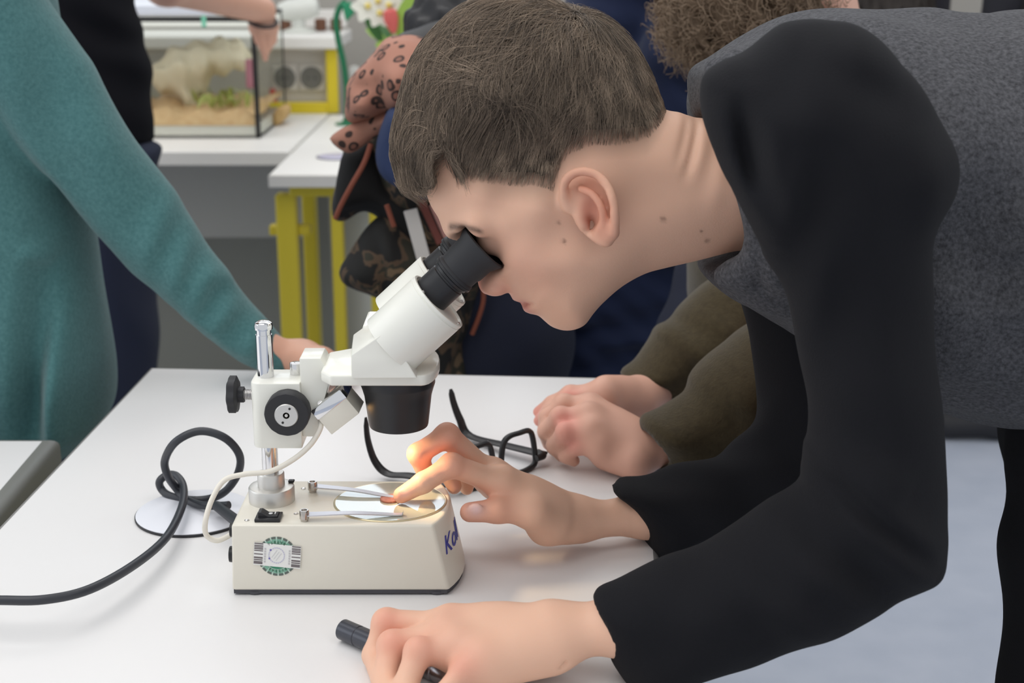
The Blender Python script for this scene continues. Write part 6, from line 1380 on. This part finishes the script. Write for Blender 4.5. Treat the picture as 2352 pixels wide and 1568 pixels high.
def infl(name, pl, poly, ctl, m, par, vs=.005, rid=None, wv=.002, sharp=False, ex=2., per=5):
    f = Inflate(pl, poly, ctl, .004, 3, per, sharp, ex)
    rd_ = ridges(pl, rid) if rid else None
    f = Disp(f, lambda P: (rd_(P) if rd_ else 0)+wav(P, [((1, .3, .6), .07, wv, 0), ((.3, 1, -.6), .045, wv*.6, 1)]), .012)
    pts = [pl.pt(*p) for p in poly]; W_ = max(c_[2] for c_ in ctl); lo, hi = bounds(pts, .015); lo[1] -= W_+.01; hi[1] += W_+.01
    return mesh_obj(name, sdf_mesh(name, f, vs, lo, hi), m, par)
chead = W(1075, 165, 1.86); cneck = W(985, 250, 1.84); chip = W(1100, 760, 1.86)
chand = W(1010, 640, 1.70)
cper = person_body('person', chip, cneck, chead, (.85, -.25, -.5), 'stooping person in a camouflage jacket with a pink leopard print hood',
    [WithBB(U([Cap(cneck, W(960, 420, 1.83), .025), Cap(W(960, 420, 1.83), W(890, 600, 1.75), .022), Cap(W(890, 600, 1.75), W(980, 640, 1.74), .018)], .01), [W(860, 600, 1.72)])],
    legs_at(chip, .07), None, None, m_navyT, short_hair, mat('black_hair', (30, 30, 34), .55), vs=.006, up=(.75, .0, .65), hsize=.088)
infl('hair_top', CP, [(905, 100), (925, 74), (965, 58), (1010, 48), (1060, 45), (1090, 90), (1050, 150), (960, 150), (915, 130)], [(980, 100, .06, .035)], mat('black_hair', (30, 30, 34), .55), cper)
infl('leopard_hood', CF, [(793, 268), (797, 225), (800, 198), (824, 160), (850, 126), (880, 98), (908, 88), (960, 84), (1010, 110), (1020, 190), (970, 240), (905, 258), (850, 272), (815, 282)], [(830, 220, .07, .035), (930, 160, .11, .06)], m_leo, cper, rid=[((850, 190), (830, 260), .010, .014), ((870, 160), (900, 240), -.012, .012), ((880, 200), (960, 230), .012, .013), ((905, 130), (960, 190), .006, .016), ((820, 210), (860, 180), -.007, .010)])
infl('leopard_lapel', CF, [(760, 311), (790, 288), (850, 262), (920, 238), (1000, 228), (1000, 262), (930, 268), (885, 292), (850, 322), (818, 346), (800, 346), (776, 328)], [(820, 310, .022, .012, -.02), (940, 250, .05, .025, -.03)], m_leo, cper, sharp=True, wv=.001)
jk = infl('camouflage_jacket', CP, [(800, 300), (860, 280), (980, 220), (1100, 300), (1130, 480), (1112, 640), (1108, 690), (1094, 740), (1080, 775), (1090, 900), (1080, 1010), (985, 1010), (965, 840), (930, 690), (935, 560), (900, 520), (840, 480), (792, 500), (768, 492), (774, 420), (788, 345)], [(960, 400, .12, .06), (820, 420, .05, .03), (1010, 700, .12, .06), (1030, 950, .11, .04)], m_camo, cper, rid=[((1080, 560), (1010, 700), .008, .014), ((1000, 480), (960, 560), .008, .014)])
infl('dark_lining', CF, [(786, 352), (776, 400), (764, 470), (766, 500), (778, 504), (800, 488), (834, 484), (866, 496), (900, 545), (930, 580), (985, 590), (1000, 480), (960, 432), (905, 420), (868, 372), (850, 330), (815, 345)], [(820, 430, .045, .03, .02), (930, 500, .06, .04, .02)], mat('black_lining', (22, 21, 22), .9), cper)
infl('blue_jumper', Plane(W(930, 400, 1.625), 0, 0), [(908, 248), (878, 284), (862, 336), (866, 386), (888, 420), (925, 440), (985, 450), (1010, 380), (990, 270)], [(920, 350, .03, .018)], mat('blue_jumper', (44, 57, 92), .9, bump=(300, .3)), cper)
infl('camouflage_sleeve', Plane(W(870, 600, 1.72), 0, 0), [(866, 500), (840, 535), (812, 565), (788, 596), (782, 622), (796, 648), (840, 668), (870, 682), (905, 700), (960, 690), (1000, 640), (985, 560), (930, 505), (895, 490)], [(830, 610, .05, .04), (920, 590, .06, .05)], m_camo, cper, rid=[((850, 540), (880, 660), .010, .012), ((890, 520), (920, 660), .010, .012), ((870, 530), (900, 660), -.008, .009), ((820, 570), (850, 655), .008, .011)])
def strap(name, a, b, w_, m, Y_):
    A_, B_ = W(*a, Y_), W(*b, Y_); u_ = px_m(A_); d_ = (B_-A_)/np.linalg.norm(B_-A_); s_ = np.cross(d_, (0, 1, 0)); bm = NB()
    add_prism(bm, [A_-s_*w_*u_, A_+s_*w_*u_, B_+s_*w_*u_, B_-s_*w_*u_], (0, .004, 0), .0008, 1); return obj(name, bm, m, cper)
strap('white_tag', (942, 482), (976, 606), 16, mat('tag_white', (206, 202, 198), .6), 1.64)
strap('red_strap', (955, 436), (1012, 560), 9, mat('strap_red', (120, 66, 58), .7), 1.655)
strap('red_strap', (990, 470), (1030, 560), 5, mat('strap_pink', (176, 128, 120), .7), 1.65)
for pts_ in (((852, 330, 1.672), (836, 375, 1.67), (808, 425, 1.67), (784, 470, 1.675), (770, 502, 1.68)), ((1109, 648, 1.72), (1110, 690, 1.72), (1099, 730, 1.72), (1084, 768, 1.72)), ((888, 470, 1.66), (905, 520, 1.66))):
    bm = NB(); add_tube(bm, smooth_path([W(*q) for q in pts_], 5), .0032, 8); obj('orange_piping', bm, mat('piping_orange', (140, 78, 60), .7), cper)
print('people', round(_t.time()-_t0, 1))
